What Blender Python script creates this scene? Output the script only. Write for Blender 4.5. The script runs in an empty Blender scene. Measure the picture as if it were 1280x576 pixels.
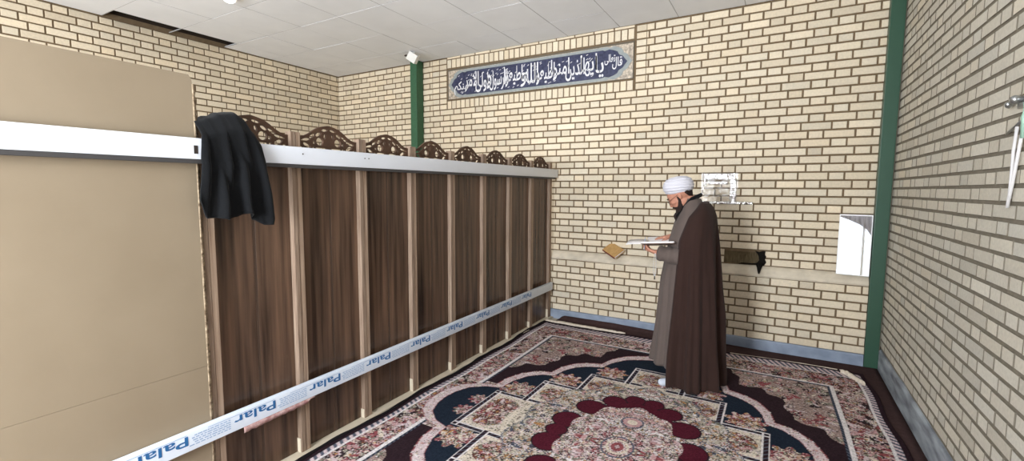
import bpy, bmesh, math, random
import numpy as np
from mathutils import Vector, Matrix
from mathutils.noise import noise as pnoise
R = random.Random(7)
PI = math.pi
SC = bpy.context.scene
COL = SC.collection

# ------------------------------------------------------------------ helpers
def lin(c):
    return tuple(((x/255)/12.92 if x/255 <= .04045 else ((x/255+.055)/1.055)**2.4) for x in c)

ORIG = {}
def thing(name, label, cat, loc=(0, 0, 0), group=None, kind='thing'):
    o = bpy.data.objects.new(name, None)
    o.empty_display_size = .05
    o.location = loc
    COL.objects.link(o)
    tag(o, label, cat, group, kind)
    ORIG[o.name] = Vector(loc)
    return o

def tag(o, label, cat, group=None, kind='thing'):
    o['label'] = label
    o['category'] = cat
    o['kind'] = kind
    if group:
        o['group'] = group

def link_mesh(name, me, mats, parent=None, smooth=False, autosm=None):
    o = bpy.data.objects.new(name, me)
    COL.objects.link(o)
    if not isinstance(mats, (list, tuple)):
        mats = [mats]
    if len(me.materials) == 0:
        for m in mats:
            me.materials.append(m)
    org = Vector((0, 0, 0))
    if parent is not None:
        org = ORIG[parent.name]
        o.parent = parent
        me.transform(Matrix.Translation(-org))
    ORIG[o.name] = org
    if smooth:
        me.polygons.foreach_set('use_smooth', [True]*len(me.polygons))
        if autosm is not None:
            try:
                me.set_sharp_from_angle(angle=math.radians(autosm))
            except Exception:
                pass
    return o

def base_at(o, loc):
    """put a single-mesh top-level object's origin at loc"""
    o.data.transform(Matrix.Translation(-Vector(loc)))
    o.location = loc
    ORIG[o.name] = Vector(loc)
    return o

def obj(name, bm, mats, parent=None, smooth=False, autosm=None):
    bmesh.ops.recalc_face_normals(bm, faces=bm.faces)
    me = bpy.data.meshes.new(name)
    bm.to_mesh(me)
    bm.free()
    return link_mesh(name, me, mats, parent, smooth, autosm)

def struct(name, bm, mats, label=None, smooth=False, recalc=True):
    if recalc:
        bmesh.ops.recalc_face_normals(bm, faces=bm.faces)
    me = bpy.data.meshes.new(name)
    bm.to_mesh(me)
    bm.free()
    o = link_mesh(name, me, mats, None, smooth)
    o['kind'] = 'structure'
    if label:
        o['label'] = label
    o['category'] = name.split('_')[0]
    return o

def box(bm, x0, x1, y0, y1, z0, z1, bev=0.0, seg=2, rot=None, piv=None):
    r = bmesh.ops.create_cube(bm, size=1)
    vs = r['verts']
    bmesh.ops.scale(bm, vec=(abs(x1-x0), abs(y1-y0), abs(z1-z0)), verts=vs)
    if bev > 0:
        es = list({e for v in vs for e in v.link_edges})
        r2 = bmesh.ops.bevel(bm, geom=es, offset=bev, segments=seg, affect='EDGES', profile=.6)
        vs = list({v for f in r2['faces'] for v in f.verts} | {v for v in vs if v.is_valid})
    c = Vector(((x0+x1)/2, (y0+y1)/2, (z0+z1)/2))
    bmesh.ops.translate(bm, vec=c, verts=vs)
    if rot is not None:
        bmesh.ops.rotate(bm, cent=piv or c, matrix=rot, verts=vs)
    return vs

_ICO = {}
def ico(seg):
    if seg not in _ICO:
        t = bmesh.new()
        bmesh.ops.create_icosphere(t, subdivisions=seg, radius=1)
        _ICO[seg] = [v.co.copy() for v in t.verts]
        t.free()
    return _ICO[seg]

def hull(bm, *balls, seg=2):
    """convex hull of spheres (x,y,z,r): a tapered limb"""
    t = bmesh.new()
    for b in balls:
        rr = b[3] if isinstance(b[3], (tuple, list)) else (b[3],)*3
        for c in ico(seg):
            t.verts.new((b[0]+c.x*rr[0], b[1]+c.y*rr[1], b[2]+c.z*rr[2]))
    bmesh.ops.convex_hull(t, input=t.verts[:])
    loose = [v for v in t.verts if not v.link_faces]
    bmesh.ops.delete(t, geom=loose, context='VERTS')
    new = {v: bm.verts.new(v.co) for v in t.verts}
    for f in t.faces:
        bm.faces.new([new[v] for v in f.verts])
    t.free()

def chain(bm, pts, seg=2):
    for a, b in zip(pts[:-1], pts[1:]):
        hull(bm, a, b, seg=seg)

def remeshed(name, bm, voxel, smooth_it=2):
    me = bpy.data.meshes.new(name+'_src')
    bm.to_mesh(me)
    bm.free()
    o = bpy.data.objects.new(name+'_src', me)
    COL.objects.link(o)
    m = o.modifiers.new('r', 'REMESH')
    m.mode = 'VOXEL'
    m.voxel_size = voxel
    if smooth_it:
        s = o.modifiers.new('s', 'SMOOTH')
        s.factor = .5
        s.iterations = smooth_it
    dg = bpy.context.evaluated_depsgraph_get()
    out = bpy.data.meshes.new_from_object(o.evaluated_get(dg))
    bpy.data.objects.remove(o)
    out.name = name
    out.materials.clear()
    return out

def tube(bm, pts, r, n=8, close=False):
    """round tube along points; r number or list"""
    P = [Vector(p) for p in pts]
    m = len(P)
    rs = r if isinstance(r, (list, tuple)) else [r]*m
    rings = []
    up = Vector((0, 0, 1))
    for i, p in enumerate(P):
        if close:
            t = P[(i+1) % m]-P[i-1]
        else:
            t = P[min(i+1, m-1)]-P[max(i-1, 0)]
        t.normalize()
        a = t.cross(up)
        if a.length < 1e-3:
            a = t.cross(Vector((1, 0, 0)))
        a.normalize()
        b = t.cross(a)
        rings.append([bm.verts.new(p+(a*math.cos(k*2*PI/n)+b*math.sin(k*2*PI/n))*rs[i]) for k in range(n)])
    for i in range(m if close else m-1):
        A, B = rings[i], rings[(i+1) % m]
        for k in range(n):
            bm.faces.new((A[k], A[(k+1) % n], B[(k+1) % n], B[k]))
    if not close:
        bm.faces.new(rings[0][::-1])
        bm.faces.new(rings[-1])

def grid_surface(bm, rows, close=False):
    V = [[bm.verts.new(p) for p in row] for row in rows]
    for i in range(len(V)-1):
        n = len(V[i])
        for k in range(n if close else n-1):
            bm.faces.new((V[i][k], V[i][(k+1) % n], V[i+1][(k+1) % n], V[i+1][k]))
    return V

def solid(me_obj, t, off=0, sub=0):
    """bake a thickness (and subdivision) into a surface object"""
    if sub:
        s = me_obj.modifiers.new('sub', 'SUBSURF')
        s.levels = s.render_levels = sub
    m = me_obj.modifiers.new('sol', 'SOLIDIFY')
    m.thickness = t
    m.offset = off
    dg = bpy.context.evaluated_depsgraph_get()
    dg.update()
    new = bpy.data.meshes.new_from_object(me_obj.evaluated_get(dg))
    old = me_obj.data
    me_obj.modifiers.clear()
    me_obj.data = new
    bpy.data.meshes.remove(old)
    new.polygons.foreach_set('use_smooth', [True]*len(new.polygons))
    return me_obj

def prism(bm, poly, to3, d):
    """extrude 2-D polygon; to3(u,v,w)"""
    a = [bm.verts.new(to3(u, v, 0)) for u, v in poly]
    b = [bm.verts.new(to3(u, v, d)) for u, v in poly]
    bm.faces.new(a[::-1])
    bm.faces.new(b)
    n = len(poly)
    for i in range(n):
        bm.faces.new((a[i], a[(i+1) % n], b[(i+1) % n], b[i]))

def curve_plate(name, outlines, ext):
    """2-D outlines (first outer, others holes) -> extruded mesh in XY"""
    c = bpy.data.curves.new(name, 'CURVE')
    c.dimensions = '2D'
    c.fill_mode = 'BOTH'
    c.extrude = ext
    for poly in outlines:
        s = c.splines.new('POLY')
        s.points.add(len(poly)-1)
        for p, (x, y) in zip(s.points, poly):
            p.co = (x, y, 0, 1)
        s.use_cyclic_u = True
    o = bpy.data.objects.new(name, c)
    COL.objects.link(o)
    dg = bpy.context.evaluated_depsgraph_get()
    me = bpy.data.meshes.new_from_object(o.evaluated_get(dg))
    bpy.data.objects.remove(o)
    return me

def text_mesh(s, size=1.0, ext=.002, offset=0.0):
    c = bpy.data.curves.new('txt', 'FONT')
    c.body = s
    c.size = size
    c.extrude = ext
    c.offset = offset
    o = bpy.data.objects.new('txt', c)
    COL.objects.link(o)
    dg = bpy.context.evaluated_depsgraph_get()
    me = bpy.data.meshes.new_from_object(o.evaluated_get(dg))
    bpy.data.objects.remove(o)
    return me

# ------------------------------------------------------------------ materials
def mat(name, col, rough=.7, spec=.3, metal=0.0, n=None, bump=0.0, bscale=80, var=0.0, vscale=6, stretch=None, col2=None, sheen=0.0, detail=4):
    m = bpy.data.materials.new(name)
    m.use_nodes = True
    nt = m.node_tree
    b = nt.nodes['Principled BSDF']
    b.inputs['Roughness'].default_value = rough
    b.inputs['Specular IOR Level'].default_value = spec
    b.inputs['Metallic'].default_value = metal
    if sheen:
        b.inputs['Sheen Weight'].default_value = sheen
        b.inputs['Sheen Roughness'].default_value = .5
    c = lin(col)+(1,)
    b.inputs['Base Color'].default_value = c
    tc = nt.nodes.new('ShaderNodeTexCoord')
    src = tc.outputs['Object']
    if stretch:
        mp = nt.nodes.new('ShaderNodeMapping')
        mp.inputs['Scale'].default_value = stretch
        nt.links.new(src, mp.inputs['Vector'])
        src = mp.outputs['Vector']
    if var or col2:
        no = nt.nodes.new('ShaderNodeTexNoise')
        no.inputs['Scale'].default_value = vscale
        no.inputs['Detail'].default_value = detail
        nt.links.new(src, no.inputs['Vector'])
        rp = nt.nodes.new('ShaderNodeValToRGB')
        rp.color_ramp.elements[0].position = .3
        rp.color_ramp.elements[1].position = .7
        if col2:
            rp.color_ramp.elements[0].color = c
            rp.color_ramp.elements[1].color = lin(col2)+(1,)
        else:
            rp.color_ramp.elements[0].color = tuple(x*(1-var) for x in c[:3])+(1,)
            rp.color_ramp.elements[1].color = tuple(min(1, x*(1+var)) for x in c[:3])+(1,)
        nt.links.new(no.outputs['Fac'], rp.inputs['Fac'])
        nt.links.new(rp.outputs['Color'], b.inputs['Base Color'])
    if bump:
        nb = nt.nodes.new('ShaderNodeTexNoise')
        nb.inputs['Scale'].default_value = bscale
        nb.inputs['Detail'].default_value = 5
        nt.links.new(src, nb.inputs['Vector'])
        bp = nt.nodes.new('ShaderNodeBump')
        bp.inputs['Strength'].default_value = bump
        bp.inputs['Distance'].default_value = .01
        nt.links.new(nb.outputs['Fac'], bp.inputs['Height'])
        nt.links.new(bp.outputs['Normal'], b.inputs['Normal'])
    return m

def attr_mat(name, attr, rough=.85, spec=.2, noise=.12, nscale=60, bump=.3, mult=(1, 1, 1), sheen=0):
    """colour from a per-face/vertex attribute (the thing's own colours) with fine noise"""
    m = bpy.data.materials.new(name)
    m.use_nodes = True
    nt = m.node_tree
    b = nt.nodes['Principled BSDF']
    b.inputs['Roughness'].default_value = rough
    b.inputs['Specular IOR Level'].default_value = spec
    if sheen:
        b.inputs['Sheen Weight'].default_value = sheen
    at = nt.nodes.new('ShaderNodeAttribute')
    at.attribute_name = attr
    tc = nt.nodes.new('ShaderNodeTexCoord')
    no = nt.nodes.new('ShaderNodeTexNoise')
    no.inputs['Scale'].default_value = nscale
    no.inputs['Detail'].default_value = 6
    nt.links.new(tc.outputs['Object'], no.inputs['Vector'])
    mr = nt.nodes.new('ShaderNodeMapRange')
    mr.inputs['From Min'].default_value = .3
    mr.inputs['From Max'].default_value = .7
    mr.inputs['To Min'].default_value = 1-noise
    mr.inputs['To Max'].default_value = 1+noise
    nt.links.new(no.outputs['Fac'], mr.inputs['Value'])
    mx = nt.nodes.new('ShaderNodeVectorMath')
    mx.operation = 'SCALE'
    nt.links.new(at.outputs['Color'], mx.inputs[0])
    nt.links.new(mr.outputs['Result'], mx.inputs['Scale'])
    nt.links.new(mx.outputs['Vector'], b.inputs['Base Color'])
    if bump:
        bp = nt.nodes.new('ShaderNodeBump')
        bp.inputs['Strength'].default_value = bump
        bp.inputs['Distance'].default_value = .006
        nt.links.new(no.outputs['Fac'], bp.inputs['Height'])
        nt.links.new(bp.outputs['Normal'], b.inputs['Normal'])
    return m

M = {}
M['brick'] = attr_mat('cream_brick', 'tint', .9, .2, .07, 55, .35)
M['mortar'] = mat('brown_mortar', (116, 99, 78), .95, .1, bump=.4, bscale=90, var=.12, vscale=20)
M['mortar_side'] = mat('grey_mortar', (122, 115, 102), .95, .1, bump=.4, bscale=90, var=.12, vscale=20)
M['ledge'] = mat('ledge_plaster', (208, 197, 178), .9, .15, bump=.4, bscale=30, var=.14, vscale=9)
M['skirt'] = mat('blue_grey_plaster', (152, 163, 182), .6, .35, bump=.25, bscale=25, col2=(124, 136, 154), vscale=7)
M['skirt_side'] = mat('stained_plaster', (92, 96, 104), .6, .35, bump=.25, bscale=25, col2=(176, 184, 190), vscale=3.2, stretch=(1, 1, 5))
M['ceil'] = mat('ceiling_tile', (224, 226, 230), .9, .15, bump=.25, bscale=140, var=.03, vscale=3)
M['tbar'] = mat('ceiling_grid', (160, 160, 162), .6, .3)
M['plenum'] = mat('dark_void', (52, 44, 38), .95, .1)
M['floor'] = mat('floor_screed', (186, 176, 160), .7, .3, var=.06, vscale=5)
M['nearwall'] = mat('plaster_wall', (206, 202, 194), .9, .2, var=.03, vscale=3)
M['winframe'] = mat('window_frame_white', (225, 225, 222), .4, .4)
M['green'] = mat('green_gloss_paint', (44, 80, 62), .42, .5, bump=.06, bscale=12, var=.06, vscale=4)
M['green2'] = mat('green_hammer_paint', (50, 94, 66), .45, .45, bump=.5, bscale=120, var=.22, vscale=90)
M['wood'] = mat('raw_wood_post', (158, 138, 120), .75, .25, bump=.15, bscale=6, col2=(116, 95, 80), vscale=2.4, stretch=(40, 40, 1.6))
M['wood2'] = mat('raw_wood_post_pale', (172, 150, 130), .75, .25, bump=.15, bscale=6, col2=(136, 112, 94), vscale=2.0, stretch=(40, 40, 1.6))
M['panel'] = mat('walnut_panel', (46, 34, 27), .26, .4, bump=.05, bscale=4, col2=(112, 87, 70), vscale=1.7, stretch=(15, 15, .6), detail=8)
M['strip'] = mat('joint_strip', (84, 66, 54), .5, .3, col2=(62, 48, 40), vscale=1.6, stretch=(9, 9, .55))
M['crest'] = mat('carved_crest', (80, 58, 44), .6, .3, var=.2, vscale=14)
M['base'] = mat('pale_plank', (196, 184, 164), .7, .25, var=.06, vscale=8)
M['rail'] = mat('white_rail', (226, 230, 238), .35, .4, var=.015, vscale=4)
M['lip'] = mat('grey_rail_lip', (70, 68, 68), .6, .3)
M['film'] = mat('rail_film', (214, 222, 234), .28, .5, var=.03, vscale=10)
M['blue'] = mat('blue_print', (44, 104, 160), .4, .4)
M['paleblue'] = mat('pale_blue_print', (146, 172, 204), .4, .4)
M['torn'] = mat('torn_paper', (196, 168, 164), .9, .1, col2=(150, 104, 102), vscale=40)
M['mdf'] = mat('mdf_board', (151, 136, 115), .75, .25, col2=(143, 128, 107), vscale=2.2)
M['mdfedge'] = mat('frayed_edge', (186, 168, 142), .9, .1, col2=(92, 74, 58), vscale=60)
M['black'] = mat('black_fabric', (20, 21, 23), .95, .08, bump=.25, bscale=300, sheen=.08)
M['mat'] = mat('maroon_felt', (66, 50, 49), .97, .05, bump=.4, bscale=200, var=.14, vscale=30)
M['rug'] = attr_mat('woven_rug', 'pattern', .97, .05, .22, 260, .5)
M['rugedge'] = mat('rug_binding', (30, 26, 28), .95, .05)
M['fringe'] = mat('rug_fringe', (214, 202, 186), .95, .05, bump=.6, bscale=60, var=.12, vscale=40)
M['navy'] = mat('navy_tile', (34, 38, 66), .3, .5, col2=(66, 70, 98), vscale=34, detail=6)
M['teal'] = mat('grey_teal_tile', (146, 153, 153), .35, .5, var=.1, vscale=30)
M['spandrel'] = mat('floral_tile', (216, 202, 182), .4, .5, col2=(128, 118, 108), vscale=34, detail=6)
M['tilewhite'] = mat('white_lettering', (228, 228, 232), .35, .5)
M['signframe'] = mat('sign_back', (104, 96, 84), .8, .2)
M['mirrorframe'] = mat('mirror_frame', (236, 236, 236), .3, .5)
M['white'] = mat('white_plastic', (224, 224, 220), .4, .4)
M['darkpl'] = mat('dark_plastic', (58, 50, 46), .5, .4)
M['skin'] = mat('skin', (184, 130, 108), .55, .35, var=.06, vscale=40)
M['hair'] = mat('dark_beard', (48, 37, 34), .8, .2, bump=.7, bscale=160)
M['turban'] = mat('turban_cotton', (206, 205, 214), .9, .15, bump=.12, bscale=120, sheen=.1)
M['qaba'] = mat('taupe_robe', (95, 84, 79), .9, .12, bump=.12, bscale=200, var=.04, vscale=5, sheen=.08)
M['aba'] = mat('brown_cloak', (52, 37, 33), .92, .1, bump=.12, bscale=200, var=.05, vscale=6, sheen=.05)
M['sock'] = mat('pale_sock', (196, 202, 214), .95, .1, bump=.3, bscale=250)
M['paper'] = mat('book_pages', (226, 222, 222), .8, .2, var=.03, vscale=60)
M['cover'] = mat('book_cover', (126, 108, 98), .55, .35, var=.06, vscale=12)
M['tan'] = mat('tan_cover', (192, 154, 100), .55, .35, col2=(172, 134, 82), vscale=30)
M['redband'] = mat('red_spine', (120, 50, 40), .6, .3)
M['bead'] = mat('prayer_bead', (198, 196, 196), .3, .5)
M['metal'] = mat('galvanised_metal', (168, 170, 170), .3, .5, metal=.9)
M['cord'] = mat('white_cord', (214, 212, 212), .5, .3)
M['niche'] = mat('rough_niche', (128, 114, 88), .95, .1, bump=.6, bscale=60, col2=(92, 80, 60), vscale=14, stretch=(6, 1, 1))
M['tar'] = mat('black_hole_edge', (26, 24, 22), .9, .1)
M['glassbag'] = mat('blue_white_plastic', (190, 204, 222), .3, .5, bump=.5, bscale=18)
M['wire'] = mat('spectacle_frame', (40, 34, 32), .4, .5)

def glassy(name, transp, rough=.05, tint=(1, 1, 1), bump=0.0, bscale=40, gloss=None):
    m = bpy.data.materials.new(name)
    m.use_nodes = True
    nt = m.node_tree
    nt.nodes.remove(nt.nodes['Principled BSDF'])
    out = nt.nodes['Material Output']
    t = nt.nodes.new('ShaderNodeBsdfTransparent')
    t.inputs['Color'].default_value = (*tint, 1)
    g = nt.nodes.new('ShaderNodeBsdfGlossy')
    g.inputs['Roughness'].default_value = rough
    mix = nt.nodes.new('ShaderNodeMixShader')
    mix.inputs['Fac'].default_value = 1-transp
    nt.links.new(t.outputs[0], mix.inputs[1])
    nt.links.new(g.outputs[0], mix.inputs[2])
    nt.links.new(mix.outputs[0], out.inputs['Surface'])
    if bump:
        tc = nt.nodes.new('ShaderNodeTexCoord')
        nb = nt.nodes.new('ShaderNodeTexNoise')
        nb.inputs['Scale'].default_value = bscale
        nt.links.new(tc.outputs['Object'], nb.inputs['Vector'])
        bp = nt.nodes.new('ShaderNodeBump')
        bp.inputs['Strength'].default_value = bump
        bp.inputs['Distance'].default_value = .01
        nt.links.new(nb.outputs['Fac'], bp.inputs['Height'])
        nt.links.new(bp.outputs['Normal'], g.inputs['Normal'])
    return m
M['pane'] = glassy('window_glass', .93)
M['lens'] = glassy('spectacle_lens', .88)
M['clearfilm'] = glassy('clear_film', .93, .15, (.97, .96, .95), .5, 30)
M['mirror'] = mat('mirror_silver', (236, 238, 240), .02, .5, metal=1.0)
M['tapefoil'] = glassy('crinkled_tape', .42, .10, (.95, .94, .93), 1.0, 45)

def emis(name, col, s):
    m = bpy.data.materials.new(name)
    m.use_nodes = True
    nt = m.node_tree
    b = nt.nodes['Principled BSDF']
    b.inputs['Base Color'].default_value = (*lin(col), 1)
    b.inputs['Emission Color'].default_value = (*lin(col), 1)
    b.inputs['Emission Strength'].default_value = s
    return m
M['lamp'] = emis('lamp_diffuser', (255, 252, 244), 3.0)

# ------------------------------------------------------------------ dimensions (metres; camera stands at x=y=0)
XA, XC, YF, YN, H = -6.58, .906, 5.40, -2.0, 3.56
YL, ZL = 5.33, .79            # face of the thicker lower wall and its top
CP, BH = .0808, .064          # course pitch, brick height
P, ST, HD, JT = .3784, .236, .1105, .0160
ZB = 2.672                    # bottom of a reference course

# ------------------------------------------------------------------ brick walls
def brick_tint(base, rnd):
    k = rnd.gauss(1, .055)
    w = rnd.gauss(0, .011)
    return (base[0]*k*(1+w), base[1]*k, base[2]*k*(1-w*1.4), 1)

class BrickWall:
    def __init__(self, name, base, mortar, seed=1, flush=False):
        self.flush = flush
        self.bm = bmesh.new()
        self.name = name
        self.lay = self.bm.loops.layers.float_color.new('tint')
        self.base = lin(base)
        self.r = random.Random(seed)
        self.mortar = mortar
    def quad(self, pts, mi=1):
        f = self.bm.faces.new([self.bm.verts.new(p) for p in pts])
        f.material_index = mi
        for l in f.loops:
            l[self.lay] = (*self.base, 1)
        return f
    def brick(self, to3, u0, u1, z0, z1, d=.009):
        r = self.r
        if u1-u0 < .012 or z1-z0 < .008:
            return
        j = .0012
        u0 += r.uniform(-j, j); u1 += r.uniform(-j, j); z0 += r.uniform(-j, j); z1 += r.uniform(-j, j)
        b = .0028
        w = r.uniform(-.0012, .0012)
        c = brick_tint(self.base, r)
        o = [to3(u, z, d+.001) for u, z in ((u0, z0), (u1, z0), (u1, z1), (u0, z1))]
        m = [to3(u, z, b+w) for u, z in ((u0, z0), (u1, z0), (u1, z1), (u0, z1))]
        i = [to3(u, z, w) for u, z in ((u0+b, z0+b), (u1-b, z0+b), (u1-b, z1-b), (u0+b, z1-b))]
        O = [self.bm.verts.new(p) for p in o]
        Mv = [self.bm.verts.new(p) for p in m]
        I = [self.bm.verts.new(p) for p in i]
        fs = [self.bm.faces.new(I)]
        for k in range(4):
            n = (k+1) % 4
            fs.append(self.bm.faces.new((O[k], O[n], Mv[n], Mv[k])))
            fs.append(self.bm.faces.new((Mv[k], Mv[n], I[n], I[k])))
        for n, f in enumerate(fs):
            f.material_index = 1 if self.flush and n else 0
            for l in f.loops:
                l[self.lay] = c
    def flemish(self, to3, ua, ub, za, zb, zref, href, pitch=CP, bh=BH, jt=JT, cuts=(), d=.009, par=0, P=P):
        """courses between za..zb; header centre of even course at href; cuts = (u0,u1,z0,z1) holes"""
        k0 = math.floor((za-zref)/pitch)-1
        k1 = math.ceil((zb-zref)/pitch)+1
        hd = (P-2*jt)*.319
        for k in range(k0, k1):
            z0 = max(za, zref+k*pitch)
            z1 = min(zb, zref+k*pitch+bh)
            if z1-z0 < .008:
                continue
            off = href+((k+par) % 2)*P/2
            n0 = math.floor((ua-off)/P)-1
            n1 = math.ceil((ub-off)/P)+1
            for n in range(n0, n1+1):
                c = off+n*P
                for a, b in ((c-hd/2, c+hd/2), (c+hd/2+jt, c+P-hd/2-jt)):
                    segs = [(max(a, ua), min(b, ub))]
                    for cu in cuts:
                        if z1 > cu[2]+.004 and z0 < cu[3]-.004:
                            ns = []
                            for s in segs:
                                if s[1] <= cu[0] or s[0] >= cu[1]:
                                    ns.append(s)
                                else:
                                    ns += [(s[0], cu[0]), (cu[1], s[1])]
                            segs = ns
                    for s in segs:
                        if s[1]-s[0] > .012:
                            self.brick(to3, s[0], s[1], z0, z1, d)
    def done(self, extra=()):
        return struct(self.name, self.bm, [M['brick'], self.mortar, M['ledge'], M['niche']]+list(extra), recalc=True)

BRICK = (218, 205, 182)
# far wall -------------------------------------------------------------
W = BrickWall('wall_far', BRICK, M['mortar'], 3)
far = lambda u, z, d: (u, YF+d, z)
low = lambda u, z, d: (u, YL+d, z)
SX0, SX1, SZ0, SZ1 = -4.236, -1.503, 2.950, 3.392          # the sign
NX0, NX1, NZ0, NZ1 = -.47, -.085, .895, 1.02               # the broken-out niche
DD = .009
W.flemish(far, XA, XC, .885, H, ZB, .2915, cuts=[(-4.515, -1.372, 2.826, H+.1), (NX0, NX1, NZ0, NZ1)])
for k in range(2, 12):                                      # stacked headers on both sides of the sign
    z0 = ZB+k*CP
    z1 = min(H, z0+BH)
    for a, b in ((-4.508, -4.388), (-4.374, -4.252), (-1.488, -1.379)):
        W.brick(far, a, b, z0, z1)
n = 34
for i in range(n):                                          # soldier courses under and over it
    a = SX0+.004+i*(SX1-SX0-.008)/n
    b = a+(SX1-SX0-.008)/n-.014
    W.brick(far, a, b, 2.832, 2.940)
    W.brick(far, a, b, 3.408, 3.522)
for i in range(11):
    a = SX0+i*.2485
    W.brick(far, a, a+.232, 3.536, H)
for a, b, c, d in ((XA-.03, NX0, .70, H+.05), (NX1, XC+.03, .70, H+.05), (NX0, NX1, NZ1, H+.05), (NX0, NX1, .70, NZ0)):   # mortar bed with the niche left open
    W.quad([far(a, c, DD), far(b, c, DD), far(b, d, DD), far(a, d, DD)])
nd = .030
for q in ([(NX0, NZ0, nd), (NX1, NZ0, nd), (NX1, NZ1, nd), (NX0, NZ1, nd)],
          [(NX0, NZ0, DD), (NX1, NZ0, DD), (NX1, NZ0, nd), (NX0, NZ0, nd)],
          [(NX0, NZ1, DD), (NX1, NZ1, DD), (NX1, NZ1, nd), (NX0, NZ1, nd)],
          [(NX0, NZ0, DD), (NX0, NZ1, DD), (NX0, NZ1, nd), (NX0, NZ0, nd)],
          [(NX1, NZ0, DD), (NX1, NZ1, DD), (NX1, NZ1, nd), (NX1, NZ0, nd)]):
    W.quad([far(*p) for p in q], 3)
LOWSEG = ((XA, -4.822), (-4.680, .784))
for a, b in LOWSEG:
    W.flemish(low, a, b, .124, ZL-.004, .124, .293, pitch=.0828, bh=.0665, par=1)
    W.quad([low(a, 0, DD), low(b, 0, DD), low(b, ZL, DD), low(a, ZL, DD)])
    W.quad([low(b, 0, DD), low(b, 0, .09), low(b, ZL+.09, .09), low(b, ZL, DD)])
W.quad([far(XA-.03, 0, DD), far(XC+.03, 0, DD), far(XC+.03, .72, DD), far(XA-.03, .72, DD)])
# sloping plaster cap of the thicker lower wall
prof = [(YL+.004, ZL-.012), (YL-.002, ZL+.004), (YL+.010, ZL+.030), (YL+.035, ZL+.062), (YL+.055, ZL+.080), (YF+DD+.002, ZL+.094)]
for ua, ub in LOWSEG:
    n = int((ub-ua)/.06)
    us = [ua+i*(ub-ua)/n for i in range(n+1)]
    V = [[W.bm.verts.new((u, y+.004*pnoise((u*4, z*9, 1)), z+.007*pnoise((u*3.3, y*8, 4)))) for u in us] for y, z in prof]
    for i in range(len(V)-1):
        for k in range(n):
            f = W.bm.faces.new((V[i][k], V[i][k+1], V[i+1][k+1], V[i+1][k]))
            f.material_index = 2
wall_far = W.done()

# left wall -------------------------------------------------------------
W = BrickWall('wall_left', BRICK, M['mortar'], 5)
lft = lambda u, z, d: (XA-d, u, z)
W.flemish(lft, YN, YF, 0, H, ZB, 5.31, cuts=())
W.quad([lft(YN, 0, DD), lft(YF+.03, 0, DD), lft(YF+.03, H+.05, DD), lft(YN, H+.05, DD)])
W.done()
# right wall ------------------------------------------------------------
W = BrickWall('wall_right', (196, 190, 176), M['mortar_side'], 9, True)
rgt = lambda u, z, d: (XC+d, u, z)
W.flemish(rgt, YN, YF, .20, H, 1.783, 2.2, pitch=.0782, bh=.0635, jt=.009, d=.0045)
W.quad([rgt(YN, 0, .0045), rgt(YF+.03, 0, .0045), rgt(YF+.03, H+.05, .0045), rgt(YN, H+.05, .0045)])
W.done()

# near wall with two windows (behind the viewer) --------------------------
WIN = [(-2.15, -.95, .95, 2.85), (-6.1, -3.4, 1.0, 2.80), (-.50, .55, .55, 2.80)]
bm = bmesh.new()
def nq(x0, x1, z0, z1):
    box(bm, x0, x1, YN-.2, YN, z0, z1)
xs = [XA]+sorted(v for w_ in WIN for v in w_[:2])+[XC]
for a_, b_ in zip(xs[0::2], xs[1::2]):
    nq(a_, b_, 0, H)
for x0, x1, z0, z1 in WIN:
    nq(x0, x1, 0, z0); nq(x0, x1, z1, H)
struct('wall_near', bm, M['nearwall'])
for i, (x0, x1, z0, z1) in enumerate(WIN):
    bm = bmesh.new()
    t = .05
    for a in (x0, x1-t, (x0+x1)/2-t/2):
        box(bm, a, a+t, YN-.14, YN-.07, z0, z1, .004)
    for c in (z0, z1-t):
        box(bm, x0+t, (x0+x1)/2-t/2, YN-.14, YN-.07, c, c+t, .004)
        box(bm, (x0+x1)/2+t/2, x1-t, YN-.14, YN-.07, c, c+t, .004)
    wf = struct('window_%d' % (i+1), bm, M['winframe'])
    bm = bmesh.new()
    box(bm, x0+t, (x0+x1)/2-t/2, YN-.108, YN-.102, z0+t, z1-t)
    box(bm, (x0+x1)/2+t/2, x1-t, YN-.108, YN-.102, z0+t, z1-t)
    obj('pane', bm, M['pane'], wf)

# grey curtain pulled across the upper corner of the window behind the viewer
low_edge = [(-.75, 2.10), (-.45, 1.98), (-.25, 1.90), (-.05, 1.80), (.08, 1.70), (.17, 1.55), (.22, 1.36), (.55, 1.25)]
bm = bmesh.new()
rows = []
for k in range(66):
    x = -.75+1.30*k/65
    for (a_, za), (b_, zb__) in zip(low_edge[:-1], low_edge[1:]):
        if a_ <= x <= b_+1e-6:
            ze = za+(zb__-za)*(x-a_)/(b_-a_)
            break
    rows.append([(x, YN+.05+.012*math.sin(x*70+z_*.6)*(1.2-z_/30), ze+(2.92-ze)*z_/12) for z_ in range(13)])
grid_surface(bm, rows)
cur = obj('curtain', bm, mat('grey_curtain', (176, 174, 182), .9, .1), None, True)
solid(cur, .003)
tag(cur, 'grey curtain gathered over the window corner, seen only in the mirror', 'curtain')
base_at(cur, (-.1, YN+.05, 2.92))

# floor -----------------------------------------------------------------
bm = bmesh.new()
box(bm, XA-.1, XC+.1, YN-.2, YF+.1, -.12, 0)
struct('floor', bm, M['floor'])

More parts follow.
